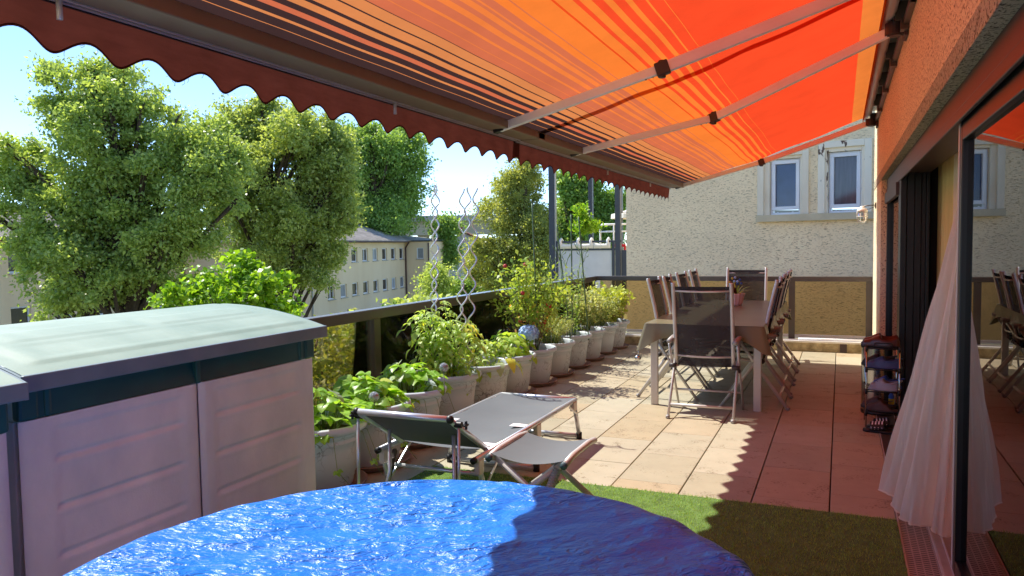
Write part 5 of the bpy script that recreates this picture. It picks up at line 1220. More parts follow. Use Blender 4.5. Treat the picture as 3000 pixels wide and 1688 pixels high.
# ------------------------------------------------------------------ plastic storage boxes
def storage(label, loc):
    t = thing('storage_box', label, 'storage box', loc, group='plastic storage boxes')
    # local: front towards +x, length along y, depth to -x
    Lh, Dp = 1.60, 0.76; xf = -0.055; Z0 = -0.062
    def archz(q): return 1.022+0.110*math.sin(math.pi/2*min(q/0.88, 1))**0.9-(0.04*((q-0.88)/0.12)**2 if q > 0.88 else 0)
    def lid(u, v):
        y = -0.02+(Lh+0.04)*u; q = v
        x = 0.02-(Dp+0.04)*q
        arch = archz(min(max(q, 0), 1))
        pn = 0.0
        uu = abs(u-0.5)*2
        if 0.10 < q < 0.92 and uu < 0.90: pn = 0.006
        if 0.16 < q < 0.34 and 0.05 < uu < 0.80: pn = 0.003
        if 0.40 < q < 0.60 and 0.05 < uu < 0.80: pn = 0.010
        return (x, y, arch+pn)
    b = MB().grid(lid, 60, 60)
    ob = b.build('lid', 'shed_lid', t, True)
    sm = ob.modifiers.new('smooth', 'SMOOTH'); sm.factor = 0.5; sm.iterations = 2
    MB().bx(0.004, 0.026, -0.025, Lh+0.025, 0.966, 1.026).build('lid_front', 'shed_edge', ob, o=(0, 0, 0), bevel=0.006)
    for y0, y1 in ((-0.028, -0.015), (Lh+0.015, Lh+0.028)):
        P_ = []
        for i in range(25):
            q = i/24; P_.append((0.018-(Dp+0.02)*q, archz(q)-0.002))
        bb = MB()
        for i in range(24):
            (xa, za), (xb, zb) = P_[i], P_[i+1]
            bb.add([(xa, y0, za-0.056), (xa, y1, za-0.056), (xa, y1, za), (xa, y0, za), (xb, y0, zb-0.056), (xb, y1, zb-0.056), (xb, y1, zb), (xb, y0, zb)], [(0, 1, 5, 4), (3, 2, 6, 7), (0, 4, 7, 3), (1, 5, 6, 2)] + ([(0, 1, 2, 3)] if i == 0 else []) + ([(4, 5, 6, 7)] if i == 23 else []))
        bb.build('lid_side', 'shed_edge', ob)
    # green upper collar with a grip recess
    def collar(u, v):
        y = 0.02+(Lh-0.04)*u; z = 0.858+0.10*v
        rec = 0.030*math.exp(-((u-0.5)/0.34)**4)*v*(1-0.2*v)
        return (xf+0.004-rec, y, z)
    co = MB().grid(collar, 50, 10).build('collar', 'shed_green', t, True)
    for y0, y1 in ((0.0, 0.075), (0.095, 0.125), (Lh-0.125, Lh-0.095), (Lh-0.075, Lh)):
        MB().bx(xf-0.03, xf+0.012, y0, y1, 0.855, 0.97).build('collar_pillar', 'shed_green', co, bevel=0.012)
    MB().bx(xf-0.03, xf+0.009, Lh/2-0.012, Lh/2+0.012, 0.855, 0.96).build('latch', 'shed_green', co, bevel=0.004)
    MB().bx(-Dp, xf-0.032, 0.03, Lh-0.03, 0.0, 0.96).build('body', 'shed_grey', t, bevel=0.01)
    for y0, y1 in ((0.012, 0.05), (Lh-0.05, Lh-0.012)):
        MB().bx(-Dp+0.05, xf-0.04, y0, y0+0.017 if y0 < 0.5 else y1, 0.02, 0.85).build('side_rib', 'shed_grey', t, bevel=0.004)
    # two doors with recessed panel grooves
    for y0, y1 in ((0.005, Lh/2-0.004), (Lh/2+0.004, Lh-0.005)):
        nz_, ny_ = 84, 40
        def door(u, v, y0=y0, y1=y1):
            y = y0+(y1-y0)*u; z = 0.03+0.825*v
            d = 0.0
            e = min(u, 1-u)*(y1-y0)
            if e < 0.016: d = -0.012*(1-e/0.016)**2
            inn = 0.095
            yy = y-y0 if y0 < 0.3 else y1-y
            if 0.125 < yy and yy < (y1-y0)-0.085 and z < 0.81:
                d -= 0.006
                for zg in (0.14, 0.32, 0.50, 0.68, 0.745):
                    if zg == 0.745: continue
                    d += -0.011*math.exp(-((z-zg-0.02)/0.007)**2)+0.003*math.exp(-((z-zg+0.006)/0.010)**2)
            return (xf+0.008+d, y, z)
        MB().grid(door, ny_, nz_).build('door', 'shed_grey', t, True)
    MB().bx(-Dp-0.01, xf, -0.002, Lh+0.002, 0.0, 0.03).build('base', 'shed_green', t, bevel=0.006)
    return t
M('shed_edge', S(98, 122, 132), 0.5, c2=S(118, 138, 146), vs=4, bump=0.08, bs=120)
sb = storage('grey plastic storage box with pale green lid beside the pool', (-2.54, 1.685, 0))
dup(sb, (-2.52, 0.02, -0.012), R(-1.2), 'second storage box cut off at the left edge, only its corner visible', 'plastic storage boxes')

# ------------------------------------------------------------------ flower pots and their plants
POTS = [(-2.87, 3.66), (-2.885, 4.20), (-2.92, 4.77), (-2.95, 5.43), (-2.94, 6.06), (-2.94, 6.66), (-2.935, 7.24), (-2.93, 7.80), (-2.93, 8.40), (-2.93, 8.98), (-2.93, 9.56), (-2.92, 10.09)]
pot_prof = [(0.0, 0.0), (0.178, 0.0), (0.186, 0.012), (0.192, 0.05), (0.196, 0.055), (0.198, 0.075), (0.203, 0.08), (0.217, 0.21), (0.226, 0.265), (0.230, 0.268), (0.232, 0.28), (0.229, 0.283), (0.232, 0.30), (0.236, 0.303), (0.238, 0.322)]
rim_prof = [(0.236, 0.318), (0.252, 0.322), (0.268, 0.334), (0.274, 0.350), (0.270, 0.366), (0.257, 0.374), (0.246, 0.372), (0.240, 0.362), (0.236, 0.33), (0.232, 0.30)]
pot_me = MB().lathe(pot_prof, 40).mesh('pot', 'pot_stone', True)
rim_me = MB().lathe(rim_prof, 40).mesh('rim', 'pot_rim', True)
soil_me = MB().lathe([(0.0, 0.305), (0.12, 0.308), (0.234, 0.30)], 20).mesh('soil', 'soil', True)
sau_me = MB().lathe([(0.0, 0.006), (0.20, 0.006), (0.205, 0.0), (0.225, 0.0), (0.238, 0.006), (0.262, 0.034), (0.268, 0.036), (0.268, 0.041), (0.258, 0.042), (0.235, 0.016), (0.0, 0.014)], 36).mesh('saucer', 'saucer', True)
def potted(i, name, label, cat='potted plant', sc_=1.0):
    x, y = POTS[i]
    s = obj_from_mesh('saucer', sau_me, None, (x, y, 0.001), scale=sc_)
    tag(s, 'brown saucer under the pot of '+SAU[i], 'saucer', 'plant saucers')
    t = thing(name, label, cat, (x, y, 0.017), group='grey marbled pots along the railing'); t.rotation_euler = (0, 0, 0)
    p = obj_from_mesh('pot', pot_me, t, (0, 0, 0), (rnd.uniform(-.012, .012), rnd.uniform(-.012, .012), i*1.3), (sc_*rnd.uniform(.98, 1.02), sc_*rnd.uniform(.98, 1.02), sc_*rnd.uniform(.97, 1.03)))
    obj_from_mesh('rim', rim_me, p); obj_from_mesh('soil', soil_me, p)
    return t
SAU = ['strawberries nearest the storage box', 'strawberries second from the storage box', 'strawberries third from the storage box', 'tomatoes with spiral stakes', 'the sparse wilting tomato',
       'green leafed hydrangea', 'the tall rose and blue hydrangea', 'low lavender', 'tall lilies', 'grey sage', 'small leaved herbs', 'the golden bush at the far end']
def leaflet(b, base, d, up, L, w, teeth=0, fold=0.15, curl=0.2, n=6):
    """one leaf blade with midrib fold, tip curl and optional toothed edge"""
    base, d, up = Vector(base), Vector(d).normalized(), Vector(up).normalized()
    s = d.cross(up).normalized(); up = s.cross(d).normalized()
    st = len(b.v); m = n*(2 if teeth else 1)
    for i in range(m+1):
        f = i/m; ww = w*0.5*math.sin(math.pi*min(f**0.75*0.98+0.02, 1))**0.8
        if teeth: ww *= 1.0+(0.10 if i % 2 else -0.08)
        c = base+d*L*f+up*(0.06*L*math.sin(math.pi*f)-curl*L*f*f)
        b.v += [tuple(c), tuple(c+s*ww+up*fold*ww), tuple(c-s*ww+up*fold*ww)]
    for i in range(m):
        a = st+i*3; b.f += [(a, a+1, a+4, a+3), (a+2, a, a+3, a+5)]
def stalk(b, pts, r=0.003): b.tube(pts, r, 5)
def straw_leaf(seed, mat):
    q = random.Random(seed); b = MB()
    for az in (-1.05, 0.0, 1.05):
        a = az+q.uniform(-.1, .1); leaflet(b, (0, 0, 0), (math.cos(a), math.sin(a), q.uniform(-.15, .15)), (0, 0, 1), 0.085*(1.1 if az == 0 else 0.95), 0.072, True, 0.22, 0.22)
    return b.mesh('leaf', mat, True)
straw = [straw_leaf(i, 'leaf_straw') for i in range(4)]+[straw_leaf(9, 'leaf_straw_old'), straw_leaf(10, 'leaf_straw_old'), straw_leaf(11, 'leaf_yellow')]
def strawberry(i, label, n, seed):
    t = potted(i, 'strawberry_pot', label, sc_=1.06); q = random.Random(seed)
    for k in range(n):
        az = k*2.4+q.uniform(-.4, .4); rr = (k/n)**0.6*0.27; h = 0.36+0.17*(1-(k/n))*q.uniform(0.7, 1.2)+q.uniform(-.02, .04)
        bx0 = Vector((0.09*math.cos(az)*min(rr*6, 1), 0.09*math.sin(az)*min(rr*6, 1), 0.31)); e = Vector((rr*math.cos(az), rr*math.sin(az), h))
        stb = MB(); stalk(stb, [bx0, bx0.lerp(e, 0.6)+Vector((0, 0, 0.05)), e], 0.0026); stb.build('stem', 'stem_green', t, True)
        me = straw[q.choice((0, 1, 2, 3, 0, 1, 2, 3, 0, 1, 2, 3, 4, 4, 5, 5, 0, 1, 2, 3, 6))] if k > 3 else straw[k]
        obj_from_mesh('leaf', me, t, e, (q.uniform(-.5, .5), q.uniform(-.2, .65), az+q.uniform(-.5, .5)), q.uniform(0.75, 1.35))
    for k in range(3):                                                # runners
        az = -0.9+0.7*k+q.uniform(-.3, .3); p0 = Vector((0.2*math.cos(az), 0.2*math.sin(az), 0.36)); p1 = Vector((0.30*math.cos(az), 0.30*math.sin(az), 0.34)); p2 = Vector((0.36*math.cos(az), 0.36*math.sin(az), 0.17)); p3 = Vector((0.40*math.cos(az+.2), 0.40*math.sin(az+.2), 0.06))
        rb = MB(); stalk(rb, [p0, p1, p2, p3], 0.0018); rb.build('runner', 'stem_green', t, True)
        obj_from_mesh('leaf', straw[k % 4], t, p2, (0.3, 0.4, az), 0.42)
    return t
strawberry(0, 'strawberry plant in a grey pot half hidden by the storage box', 46, 1)
strawberry(1, 'strawberry plant with grey green leaves behind the lounger headrest', 58, 2)
strawberry(2, 'strawberry plant with a yellow leaf, just left of the tomato pot', 44, 3)
def glassball(label, p, r=0.035):
    g = thing('glass_ball', label, 'glass ball', p)
    MB().sphere((0, 0, 0.0), r, 14, 10).build('ball', 'glass_ball', g, True)
    MB().tube([(0, 0, -r), (0.003, 0, -r-0.16)], 0.004, 5).build('stick', 'metal_post', g, True)
M('glass_ball', S(210, 214, 210), 0.08, 0.55, c2=S(120, 124, 116), vs=60, bump=0.8, bs=70)
glassball('crackled glass ball on a stick in the second strawberry pot', (-2.71, 4.02, 0.49))
glassball('crackled glass ball on a stick in the third strawberry pot', (-2.62, 4.78, 0.565))
# tomatoes
def tomato_leaf(seed, mat):
    q = random.Random(seed); b = MB(); L = 0.17
    pts = [Vector((L*f, 0.01*math.sin(f*5+seed), 0.03*math.sin(math.pi*f)-0.07*f*f)) for f in (0, .25, .5, .75, 1)]
    stalk(b, pts, 0.0016)
    for f, l in ((0.3, 0.055), (0.55, 0.065), (0.8, 0.055)):
        p = interp(pts, f)
        for s in (-1, 1): leaflet(b, p, (0.55, s*0.9, q.uniform(-.4, .1)), (0, 0, 1), l*q.uniform(.8, 1.15), l*0.5, True, 0.3, 0.35, 4)
    leaflet(b, pts[-1], (1, q.uniform(-.2, .2), -0.3), (0, 0, 1), 0.075, 0.042, True, 0.3, 0.35, 4)
    return b.mesh('leaf', mat, True)
toml = [tomato_leaf(i, 'leaf_tomato') for i in range(5)]+[tomato_leaf(7, 'leaf_yellow')]
def tomato(i, label, nst, n, hgt, spread, seed):
    t = potted(i, 'tomato_pot', label, sc_=1.06); q = random.Random(seed); tops = []
    for k in range(nst):
        az = k*2*math.pi/nst+q.uniform(-.5, .5); p0 = Vector((0.08*math.cos(az), 0.08*math.sin(az), 0.3)); h = hgt*q.uniform(0.75, 1.0)
        p3 = Vector((spread*math.cos(az)*q.uniform(.3, .8), spread*math.sin(az)*q.uniform(.3, .8), 0.3+h))
        pts = [p0, p0.lerp(p3, .35)+Vector((q.uniform(-.03, .03), q.uniform(-.03, .03), 0)), p0.lerp(p3, .7)+Vector((q.uniform(-.04, .04), q.uniform(-.04, .04), 0)), p3]
        b = MB(); b.tube(pts, [0.008, 0.007, 0.006, 0.003], 6); b.build('stem', 'stem_green', t, True); tops.append(pts)
    for k in range(n):
        pts = tops[k % nst]; f = q.uniform(0.12, 1.0); p = interp(pts, f); az = q.uniform(0, 2*math.pi)
        obj_from_mesh('leaf', toml[5 if q.random() < 0.05 else q.randrange(5)], t, p, (q.uniform(-.3, .3), q.uniform(-.25, .55), az), q.uniform(0.65, 1.25))
    return t
tomato(3, 'bushy tomato plant in a wide grey pot with silver spiral stakes', 8, 150, 0.66, 0.30, 4)
t5 = tomato(4, 'sparse wilting tomato plant with one large yellow leaf over the pot rim', 4, 30, 0.32, 0.26, 5)
for k_, (dx, dy, dz, s_, rz) in enumerate(((0.24, 0.02, 0.42, 1.0, -0.4), (0.26, 0.08, 0.38, 1.1, 0.3), (0.22, -0.1, 0.40, 0.9, -1.0))):
    b = MB(); leaflet(b, (0, 0, 0), (1, 0, -0.5), (0, 0, 1), 0.14, 0.10, True, 0.2, 0.5); o_ = b.build('leaf', ('leaf_yellow', 'leaf_gold', 'leaf_straw_old')[k_], t5, True); o_.location = (dx, dy, dz); o_.rotation_euler = (0, 0, rz); o_.scale = (s_,)*3
def spiral(label, base, top, turns, ph, amp=0.026):
    base, top = Vector(base), Vector(top); N = int(turns*14); pts = []
    ax = (top-base)
    for i in range(N+1):
        f = i/N; a = 2*math.pi*turns*f+ph; e = min(1, f*8)*(1 if f < 0.93 else max(0.0, (1-f)/0.07)*0.6+0.4)
        pts.append(base+ax*f+Vector((math.cos(a)*amp*e, math.sin(a)*amp*e, 0)))
    o = MB().tube([p-base for p in pts], 0.0066, 8).build('spiral_stake', 'spiral_metal', smooth=True, loc=base)
    tag(o, label, 'plant stake', 'silver spiral plant stakes')
spiral('leftmost silver spiral stake, one of the entwined pair in the tomato pot', (-3.095, 5.45, 0.32), (-3.035, 5.45, 1.95), 8.3, 0.0)
spiral('second silver spiral stake from the left, entwined with the leftmost', (-3.085, 5.45, 0.32), (-3.020, 5.45, 1.945), 8.3, math.pi)
spiral('third silver spiral stake from the left, beside the tallest tomato leaves', (-2.895, 5.52, 0.32), (-2.805, 5.50, 1.905), 8.0, 0.4)
spiral('fourth silver spiral stake from the left, crossing the third', (-2.88, 5.54, 0.32), (-2.765, 5.52, 1.91), 8.0, math.pi+0.3)
spiral('rightmost silver spiral stake, bending outwards at its tip', (-2.80, 5.53, 0.32), (-2.685, 5.50, 1.905), 8.0, 0.1)
# hydrangea
def ovate(seed, mat, L=0.095, w=0.062):
    b = MB(); leaflet(b, (0, 0, 0), (1, 0, 0), (0, 0, 1), L, w, True, 0.18, 0.22, 5); return b.mesh('leaf', mat, True)
hyl = [ovate(i, m_) for i, m_ in enumerate(('leaf_hydra', 'leaf_hydra', 'leaf_straw'))]
def shrubby(i, label, meshes, n, hgt, rad, seed, name='hydrangea_pot', tilt=0.25):
    t = potted(i, name, label); q = random.Random(seed)
    for k in range(9):
        az = k*2.4; b = MB(); e = Vector((rad*0.7*math.cos(az)*(k/9)**.5, rad*0.7*math.sin(az)*(k/9)**.5, 0.3+hgt*q.uniform(.6, .95)))
        b.tube([(0.03*math.cos(az), 0.03*math.sin(az), 0.3), e*0.5+Vector((0, 0, 0.18)), e], 0.0045, 5); b.build('stem', 'stem_green', t, True)
    for k in range(n):
        az = k*2.399; f = ((k+0.5)/n); th = math.acos(1-f*1.15) if f*1.15 < 2 else 3
        r_ = rad*math.sin(min(th, 1.5))*q.uniform(.7, 1.05); z = 0.34+hgt*math.cos(min(th, 1.5))*q.uniform(.75, 1.05)
        obj_from_mesh('leaf', meshes[q.randrange(len(meshes))], t, (r_*math.cos(az)*0.8, r_*math.sin(az)*0.8, z), (q.uniform(-.4, .4), q.uniform(-.1, .5)+tilt, az+q.uniform(-.5, .5)), q.uniform(0.8, 1.25))
    return t
shrubby(5, 'rounded green hydrangea without flowers in a grey pot', hyl, 120, 0.27, 0.25, 6)
# rose with an artificial blue hydrangea at its foot
def branchy(i, name, label, nst, hgt, spread, leaf, nleaf, lsize, seed, aspect=0.6, zmin=0.15, droop=0.1, stem='stem_brown', sig=0.05, curve=0.12, flower=None, base=0.06):
    t = potted(i, name, label); q = random.Random(seed); rg_ = np.random.default_rng(seed); pts = []
    for k in range(nst):
        az = k*2.4+q.uniform(-.3, .3); h = hgt*q.uniform(0.6, 1.0); r_ = spread*q.uniform(.2, 1.0)
        p0 = Vector((base*math.cos(az), base*math.sin(az), 0.3)); p3 = Vector((r_*math.cos(az), r_*math.sin(az), 0.3+h)); mid = p0.lerp(p3, .55)+Vector((-curve*math.cos(az)*r_, -curve*math.sin(az)*r_, 0.05))
        sp = [p0, p0.lerp(mid, .5), mid, mid.lerp(p3, .55), p3]
        b = MB(); b.tube(sp, [0.005, 0.0045, 0.004, 0.003, 0.0015], 5); b.build('stem', stem, t, True)
        for _ in range(int(nleaf/nst)):
            f = zmin+(1-zmin)*q.random()**0.8; p = interp(sp, f); pts.append(p)
            if flower and q.random() < flower[1]:
                fb = MB().sphere((0, 0, 0), flower[2], 7, 5); o_ = fb.build('flower', flower[0], t, True); o_.location = p+Vector((q.gauss(0, sig), q.gauss(0, sig), q.uniform(0, sig)))
    P_ = np.array(pts)+rg_.normal(size=(len(pts), 3))*sig
    tag(leaf_cloud('foliage', MATS[leaf], P_, lsize, rg_, t, aspect, 0.4, droop), kind='stuff')
    return t, rg_
t7, g7 = branchy(6, 'rose_pot', 'tall yellowing rose bush with small red blooms in a grey pot', 17, 1.0, 0.46, 'leaf_rose', 1700, 0.047, 7, 0.62, 0.30, 0.1, 'stem_brown', 0.065, 0.15, ('flower_red', 0.004, 0.022))
dry = np.stack([g7.normal(0.02, 0.13, 130), g7.normal(0, 0.13, 130), g7.uniform(0.5, 0.8, 130)], 1)
tag(leaf_cloud('dry_leaf', MATS['leaf_dry'], dry, 0.035, g7, t7, 0.5, 0.2, 0.5), kind='stuff')
hb_scale = 0.82
hb = thing('blue_hydrangea', 'pale blue artificial hydrangea bloom standing in the rose pot', 'flower', (-2.87, 7.02, 0.33))
q = random.Random(3); b = MB()
for k_ in range(110):
    f = k_/110; th = math.acos(1-1.75*f); az = k_*2.399; n_ = Vector((math.sin(th)*math.cos(az), math.sin(th)*math.sin(az), math.cos(th))); c_ = Vector((0, 0, 0.27))+Vector((n_.x*0.115, n_.y*0.115, n_.z*0.085))
    tx = n_.cross(Vector((0.3, 0.2, 1))).normalized(); ty = n_.cross(tx)
    for p_ in range(4):
        a = p_*math.pi/2+k_; dd = tx*math.cos(a)+ty*math.sin(a); leaflet(b, c_+n_*q.uniform(-0.014, 0.012), dd+n_*q.uniform(-.1, .6), n_, 0.033, 0.030, False, 0.2, 0.15, 3)
b.build('bloom', 'flower_blue', hb, True)
MB().tube([(0, 0, 0), (0.01, 0, 0.14), (0, 0, 0.25)], 0.006, 6).build('stem', 'stem_green', hb, True)
for k_ in range(6):
    o_ = obj_from_mesh('leaf', hyl[2], hb, (0, 0, 0.12+0.015*k_), (0, 0.35, k_*1.1), 1.25)
hb.scale = (hb_scale,)*3
glassball('crackled glass ball under the blue hydrangea bloom', (-2.93, 6.86, 0.50), 0.036)
branchy(7, 'lavender_pot', 'low bushy lavender with fine grey green leaves', 30, 0.34, 0.30, 'leaf_lav', 3600, 0.032, 8, 0.22, 0.15, -0.8, 'stem_green', 0.03, 0.05)
# lilies: straight stems with whorled narrow leaves
t9 = potted(8, 'lily_pot', 'tall lily stems with narrow pointed leaves and buds'); q = random.Random(9)
lil = []
for s_ in range(3):
    b = MB(); leaflet(b, (0, 0, 0), (1, 0, 0), (0, 0, 1), 0.13, 0.02, False, 0.25, 0.35+0.15*s_, 5); lil.append(b.mesh('leaf', 'leaf_lily', True))
for k in range(7):
    az = k*0.9+0.2; p0 = Vector((0.10*math.cos(az)*(k > 0), 0.10*math.sin(az)*(k > 0), 0.3)); h = (1.02, 0.95, 0.9, 0.86, 0.8, 0.98, 0.7)[k]
    p1 = p0+Vector((0.16*math.cos(az), 0.16*math.sin(az), h)); b = MB(); b.tube([p0, p0.lerp(p1, .5)+Vector((0.01, 0, 0)), p1], [0.006, 0.005, 0.003], 6); b.build('stem', 'stem_green', t9, True)
    for j in range(34):
        f = 0.10+0.86*j/34; p = p0.lerp(p1, f); obj_from_mesh('leaf', lil[q.randrange(3)], t9, p, (0, -0.7+0.5*f+q.uniform(-.2, .2), j*2.4+k), (1.05-0.55*f)*q.uniform(.85, 1.15))
    for j in range(5):
        a2 = j*1.25+k; b = MB(); e = p1+Vector((0.07*math.cos(a2), 0.07*math.sin(a2), 0.02+0.02*j)); b.tube([p1-Vector((0, 0, 0.05)), e*0.5+p1*0.5, e, e+Vector((0.01*math.cos(a2), 0.01*math.sin(a2), 0.03))], [0.002, 0.002, 0.005, 0.003], 5); b.build('bud', 'stem_green', t9, True)
branchy(9, 'sage_pot', 'grey green sage plant between the lilies and the golden bush', 20, 0.55, 0.27, 'leaf_sage', 1100, 0.055, 10, 0.4, 0.25, -0.2, 'stem_green', 0.05)
branchy(10, 'herb_pot', 'small leaved pale green herb bush second from the far railing', 26, 0.42, 0.30, 'leaf_lav', 2400, 0.034, 11, 0.5, 0.15, -0.2, 'stem_green', 0.045)
branchy(11, 'golden_bush_pot', 'golden yellow leaved bush in the last pot at the far railing', 26, 0.50, 0.30, 'leaf_gold', 1900, 0.055, 12, 0.7, 0.2, 0.0, 'stem_brown', 0.055, flower=('canvas_white', 0.01, 0.010))
ST = 'green plant canes'
for lb, p0, p1 in [('tallest green cane, rising from the rose pot', (-2.84, 7.2, 0.32), (-2.886, 7.2, 1.857)), ('leaning green cane between the rose and the lilies', (-2.76, 8.0, 0.32), (-2.914, 8.0, 1.658)),
                   ('straight green cane in front of the balcony plant', (-2.81, 8.2, 0.32), (-2.812, 8.2, 1.772)), ('rightmost green cane leaning beside the lilies', (-2.68, 8.4, 0.32), (-2.789, 8.4, 1.754))]:
    p0, p1 = Vector(p0), Vector(p1); b = MB(); N = 9
    for k_ in range(N+1): pass
    b.tube([(p1-p0)*(k_/18) for k_ in range(19)], [0.0075 if k_ % 3 else 0.0088 for k_ in range(19)], 7); o_ = b.build('plant_cane', 'stake_green', smooth=True, loc=p0)
    tag(o_, lb, 'cane', ST)
# ------------------------------------------------------------------ single leaves of the bright bush
big = []
for s_ in range(3):
    b = MB(); leaflet(b, (0, 0, 0), (1, 0, 0), (0, 0, 1), 0.13, 0.105, False, 0.15, 0.25+0.1*s_, 5); big.append(b.mesh('leaf', 'leaf_bush', True))
bo = [o for o in COL.objects if o.name.startswith('leafy_bush')][0]; q = random.Random(31)
for k_ in range(280):
    l = BU[q.choice((0, 0, 1, 1, 2, 2, 3, 4, 4, 5))]; th = q.uniform(0, 2*math.pi); ph = q.uniform(-0.2, 1.4)
    p = Vector(l[:3])+Vector((math.cos(th)*math.cos(ph)*l[3], math.sin(th)*math.cos(ph)*l[3], math.sin(ph)*l[4]))*q.uniform(.9, 1.2)
    obj_from_mesh('leaf', big[q.randrange(3)], bo, p-bo.location, (q.uniform(-.6, .6), q.uniform(-.3, .7), q.uniform(0, 6.3)), q.uniform(0.6, 1.1))

# ------------------------------------------------------------------ shoe rack, shoes, bin
sr = thing('shoe_rack', 'narrow black and chrome four tier shoe rack beside the door jamb', 'shoe rack', (0.30, 6.46, 0)); O = sr.location
RX0, RX1, RY0, RY1 = 0.187, 0.412, 6.30, 6.62
for xx in (RX0, RX1):
    for yy in (RY0, RY1):
        MB().tube([(xx, yy, 0.0), (xx, yy, 0.625)], 0.0065, 8).build('upright', 'steel', sr, True, O)
for zz in (0.123, 0.289, 0.456, 0.617):
    b = MB()
    for yy in (RY0, RY0+0.08, (RY0+RY1)/2, RY1-0.08, RY1): b.tube([(RX0, yy, zz), (RX1, yy, zz)], 0.0055, 6)
    b.build('shelf', 'black_plastic', sr, True, O)
    for xx in (RX0, RX1):
        MB().tube([(xx, RY0, zz), (xx, RY1, zz)], 0.009, 8).build('shelf_side', 'black_plastic', sr, True, O)
        for yy in (RY0, RY1): MB().tube([(xx, yy, zz-0.02), (xx, yy, zz+0.02)], 0.0105, 8).build('joint', 'black_plastic', sr, True, O)
MB().tube([(RX0+0.05, RY0, 0.62), (RX0+0.05, RY0, 0.652), (RX0+0.06, RY0, 0.66), (RX1-0.06, RY0, 0.66), (RX1-0.05, RY0, 0.652), (RX1-0.05, RY0, 0.62)], 0.005, 6).build('handle', 'black_plastic', sr, True, O)
def shoe(name, label, mat, loc, rz, kind='shoe', L=0.26, cat='shoe', sole='shoe_black', group=None):
    """toe towards -x; sole plus a lofted upper with an opening"""
    t = thing(name, label, cat, loc, rz, group)
    def outline(f): return 0.030+0.022*math.sin(math.pi*min(1, (1-f)*1.15))+0.010*(f < 0.25)*math.sin(math.pi*f*4)
    st = [i/14 for i in range(15)]
    b = MB()
    for f in st:
        x = -L/2+L*f; w = outline(f)*(0.35 if f in (0.0, 1.0) else 1); b.v += [(x, -w, 0), (x, w, 0), (x, w*1.03, 0.018), (x, -w*1.03, 0.018)]
    for i in range(14):
        a = i*4; b.f += [(a, a+1, a+5, a+4), (a+1, a+2, a+6, a+5), (a+2, a+3, a+7, a+6), (a+3, a, a+4, a+7)]
    b.f += [(3, 2, 1, 0), (56, 57, 58, 59)]
    b.build('sole', sole, t, True)
    if kind == 'slide':
        def strap(u, v):
            x = -0.085+0.10*v; w = 0.05; a = math.pi*u; return (x, -w*math.cos(a), 0.016+0.050*math.sin(a)**0.8+0.012*v)
        b = MB().grid(strap, 14, 8).build('strap', mat, t, True); s_ = b.modifiers.new('thick', 'SOLIDIFY'); s_.thickness = 0.006
        for k in range(4):
            v0 = 0.12+0.22*k; MB().grid(lambda u, v: (lambda p: (p[0], p[1]*1.02, p[2]+0.0075))(strap(0.12+0.76*u, v0+0.09*v)), 12, 2).build('stripe', 'stripe_white', t, True)
        for k in range(8): MB().sphere((-0.075+0.024*(k % 4), -0.0525, 0.03+0.012*(k // 4)), 0.0038, 6, 4).build('stud', 'stripe_white', t, True)
        return t
    def up(u, v):
        f = v; x = -L/2+0.004+(L-0.008)*f; w = outline(f)*(0.4 if v in (0, 1) else 0.98)
        g = min(max((f-0.12)/0.36, 0), 1); g = g*g*(3-2*g)
        h = 0.040*min(1, f/0.10)**0.5+0.036*g
        if f > 0.5: h -= 0.016*math.sin(math.pi*min((f-0.5)/0.4, 1))
        if kind == 'mule' and f > 0.62: h *= max(0.12, 1-(f-0.62)*6)
        a = math.pi*u
        hh = h*math.sin(a)**0.55
        if 0.26 < u < 0.74 and f > 0.50: hh = min(hh, h*0.55)
        return (x, -w*math.cos(a)*(1.0 if f > 0.45 else 1.0), 0.016+hh*(1 if v not in (0, 1) else 0.5))
    ob = MB().grid(up, 14, 24).build('upper', mat, t, True)
    MB().grid(lambda u, v: (0.012+0.095*v, (u*2-1)*0.024*(1-0.3*v), 0.060-0.006*math.sin(math.pi*v)), 6, 6).build('insole', 'black_plastic', t, True)
    if kind == 'clog':
        for k in range(9):
            f = 0.16+0.045*(k % 5); u = 0.30+0.2*(k % 3); p = up(u, f); MB().sphere(p, 0.0045, 6, 4, (1, 1, 0.5)).build('vent_hole', 'black_plastic', t, True)
        MB().tube([(0.0, -0.045, 0.05), (0.06, -0.048, 0.058), (0.115, -0.02, 0.075), (0.125, 0.0, 0.078), (0.115, 0.02, 0.075), (0.06, 0.048, 0.058), (0.0, 0.045, 0.05)], 0.006, 6).build('heel_strap', mat, t, True)
    return t
SG = 'shoes on the rack'
shoe('leather_shoe', 'near brown red leather shoe on top of the shoe rack', 'shoe_leather', (0.285, 6.36, 0.623), R(-8), 'shoe', 0.27, group=SG)
shoe('leather_shoe', 'far brown red leather shoe on top of the shoe rack', 'shoe_leather', (0.29, 6.50, 0.623), R(-4), 'shoe', 0.27, group=SG)
shoe('clog', 'navy blue rubber clog on the second tier of the shoe rack', 'shoe_blue', (0.31, 6.37, 0.462), R(-6), 'clog', 0.25, 'shoe', 'shoe_blue', SG)
shoe('clog', 'black clog behind the navy clog on the shoe rack', 'shoe_black', (0.28, 6.50, 0.462), R(-3), 'clog', 0.25, 'shoe', 'shoe_black', SG)
shoe('clog', 'pale grey child clog on the third tier of the shoe rack', 'shoe_grey', (0.31, 6.36, 0.295), R(-8), 'clog', 0.21, 'shoe', 'shoe_grey', SG)
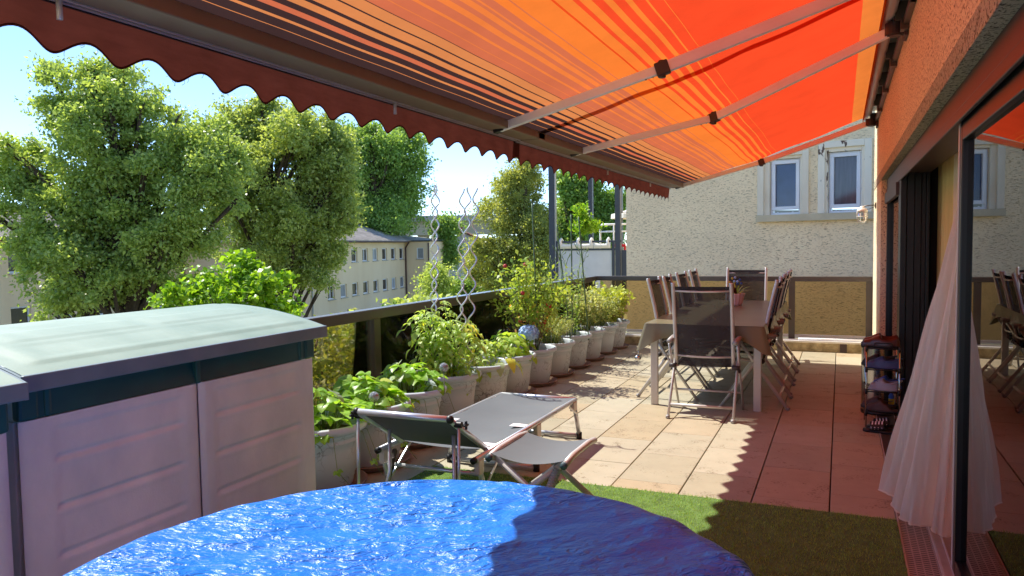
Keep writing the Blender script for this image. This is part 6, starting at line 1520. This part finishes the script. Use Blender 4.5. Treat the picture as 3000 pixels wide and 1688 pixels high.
shoe('clog', 'bright blue clog behind the grey clog on the shoe rack', 'shoe_bright', (0.335, 6.48, 0.295), R(-14), 'clog', 0.21, 'shoe', 'shoe_bright', SG)
shoe('mule', 'dark brown slipper at the front of the lowest rack tier', 'shoe_brown', (0.305, 6.36, 0.129), R(-8), 'mule', 0.25, 'shoe', 'shoe_black', SG)
shoe('mule', 'dark brown slipper behind the front one on the lowest rack tier', 'shoe_brown', (0.28, 6.50, 0.129), R(-2), 'mule', 0.25, 'shoe', 'shoe_black', SG)
shoe('slide_sandal', 'black slide sandal with white stripes on the floor', 'shoe_black', (0.30, 6.22, 0.002), R(-6), 'slide', 0.27, 'sandal')
shoe('slide_sandal', 'second striped slide sandal, partly behind the curtain edge', 'shoe_black', (0.33, 6.35, 0.002), R(3), 'slide', 0.27, 'sandal')
cn = thing('spray_can', 'small blue and yellow can behind the clogs on the shoe rack', 'can', (0.375, 6.57, 0.129))
MB().lathe([(0.0, 0.0), (0.02, 0.0), (0.02, 0.09), (0.012, 0.10), (0.012, 0.118), (0.0, 0.118)], 14).build('can_body', 'shoe_bright', cn, True)
MB().lathe([(0.0206, 0.02), (0.0206, 0.065)], 14).build('can_label', 'can_yellow', cn, True)
bn = thing('steel_bin', 'tall polished steel bin standing behind the shoe rack', 'bin', (0.285, 6.93, 0))
MB().lathe([(0.0, 0.03), (0.118, 0.03), (0.118, 0.55), (0.0, 0.55)], 32).build('drum', 'steel', bn, False); auto_smooth(bn.children[0], 40)
MB().lathe([(0.0, 0.0), (0.12, 0.0), (0.122, 0.03), (0.0, 0.031)], 32).build('base_ring', 'black_plastic', bn, True)
MB().lathe([(0.122, 0.548), (0.123, 0.58), (0.10, 0.60), (0.0, 0.605), ], 32).build('lid', 'black_plastic', bn, True)
# socket box on the kerb and weathered patch of the corner
sk = MB().bx(0.005, 0.085, 10.455, 10.474, 0.005, 0.115).build('junction_box', 'door_brown', o=(0.045, 10.46, 0), loc=(0.045, 10.46, 0), bevel=0.004)
tag(sk, 'small brownish box fixed to the kerb left of the steel bin', 'box')
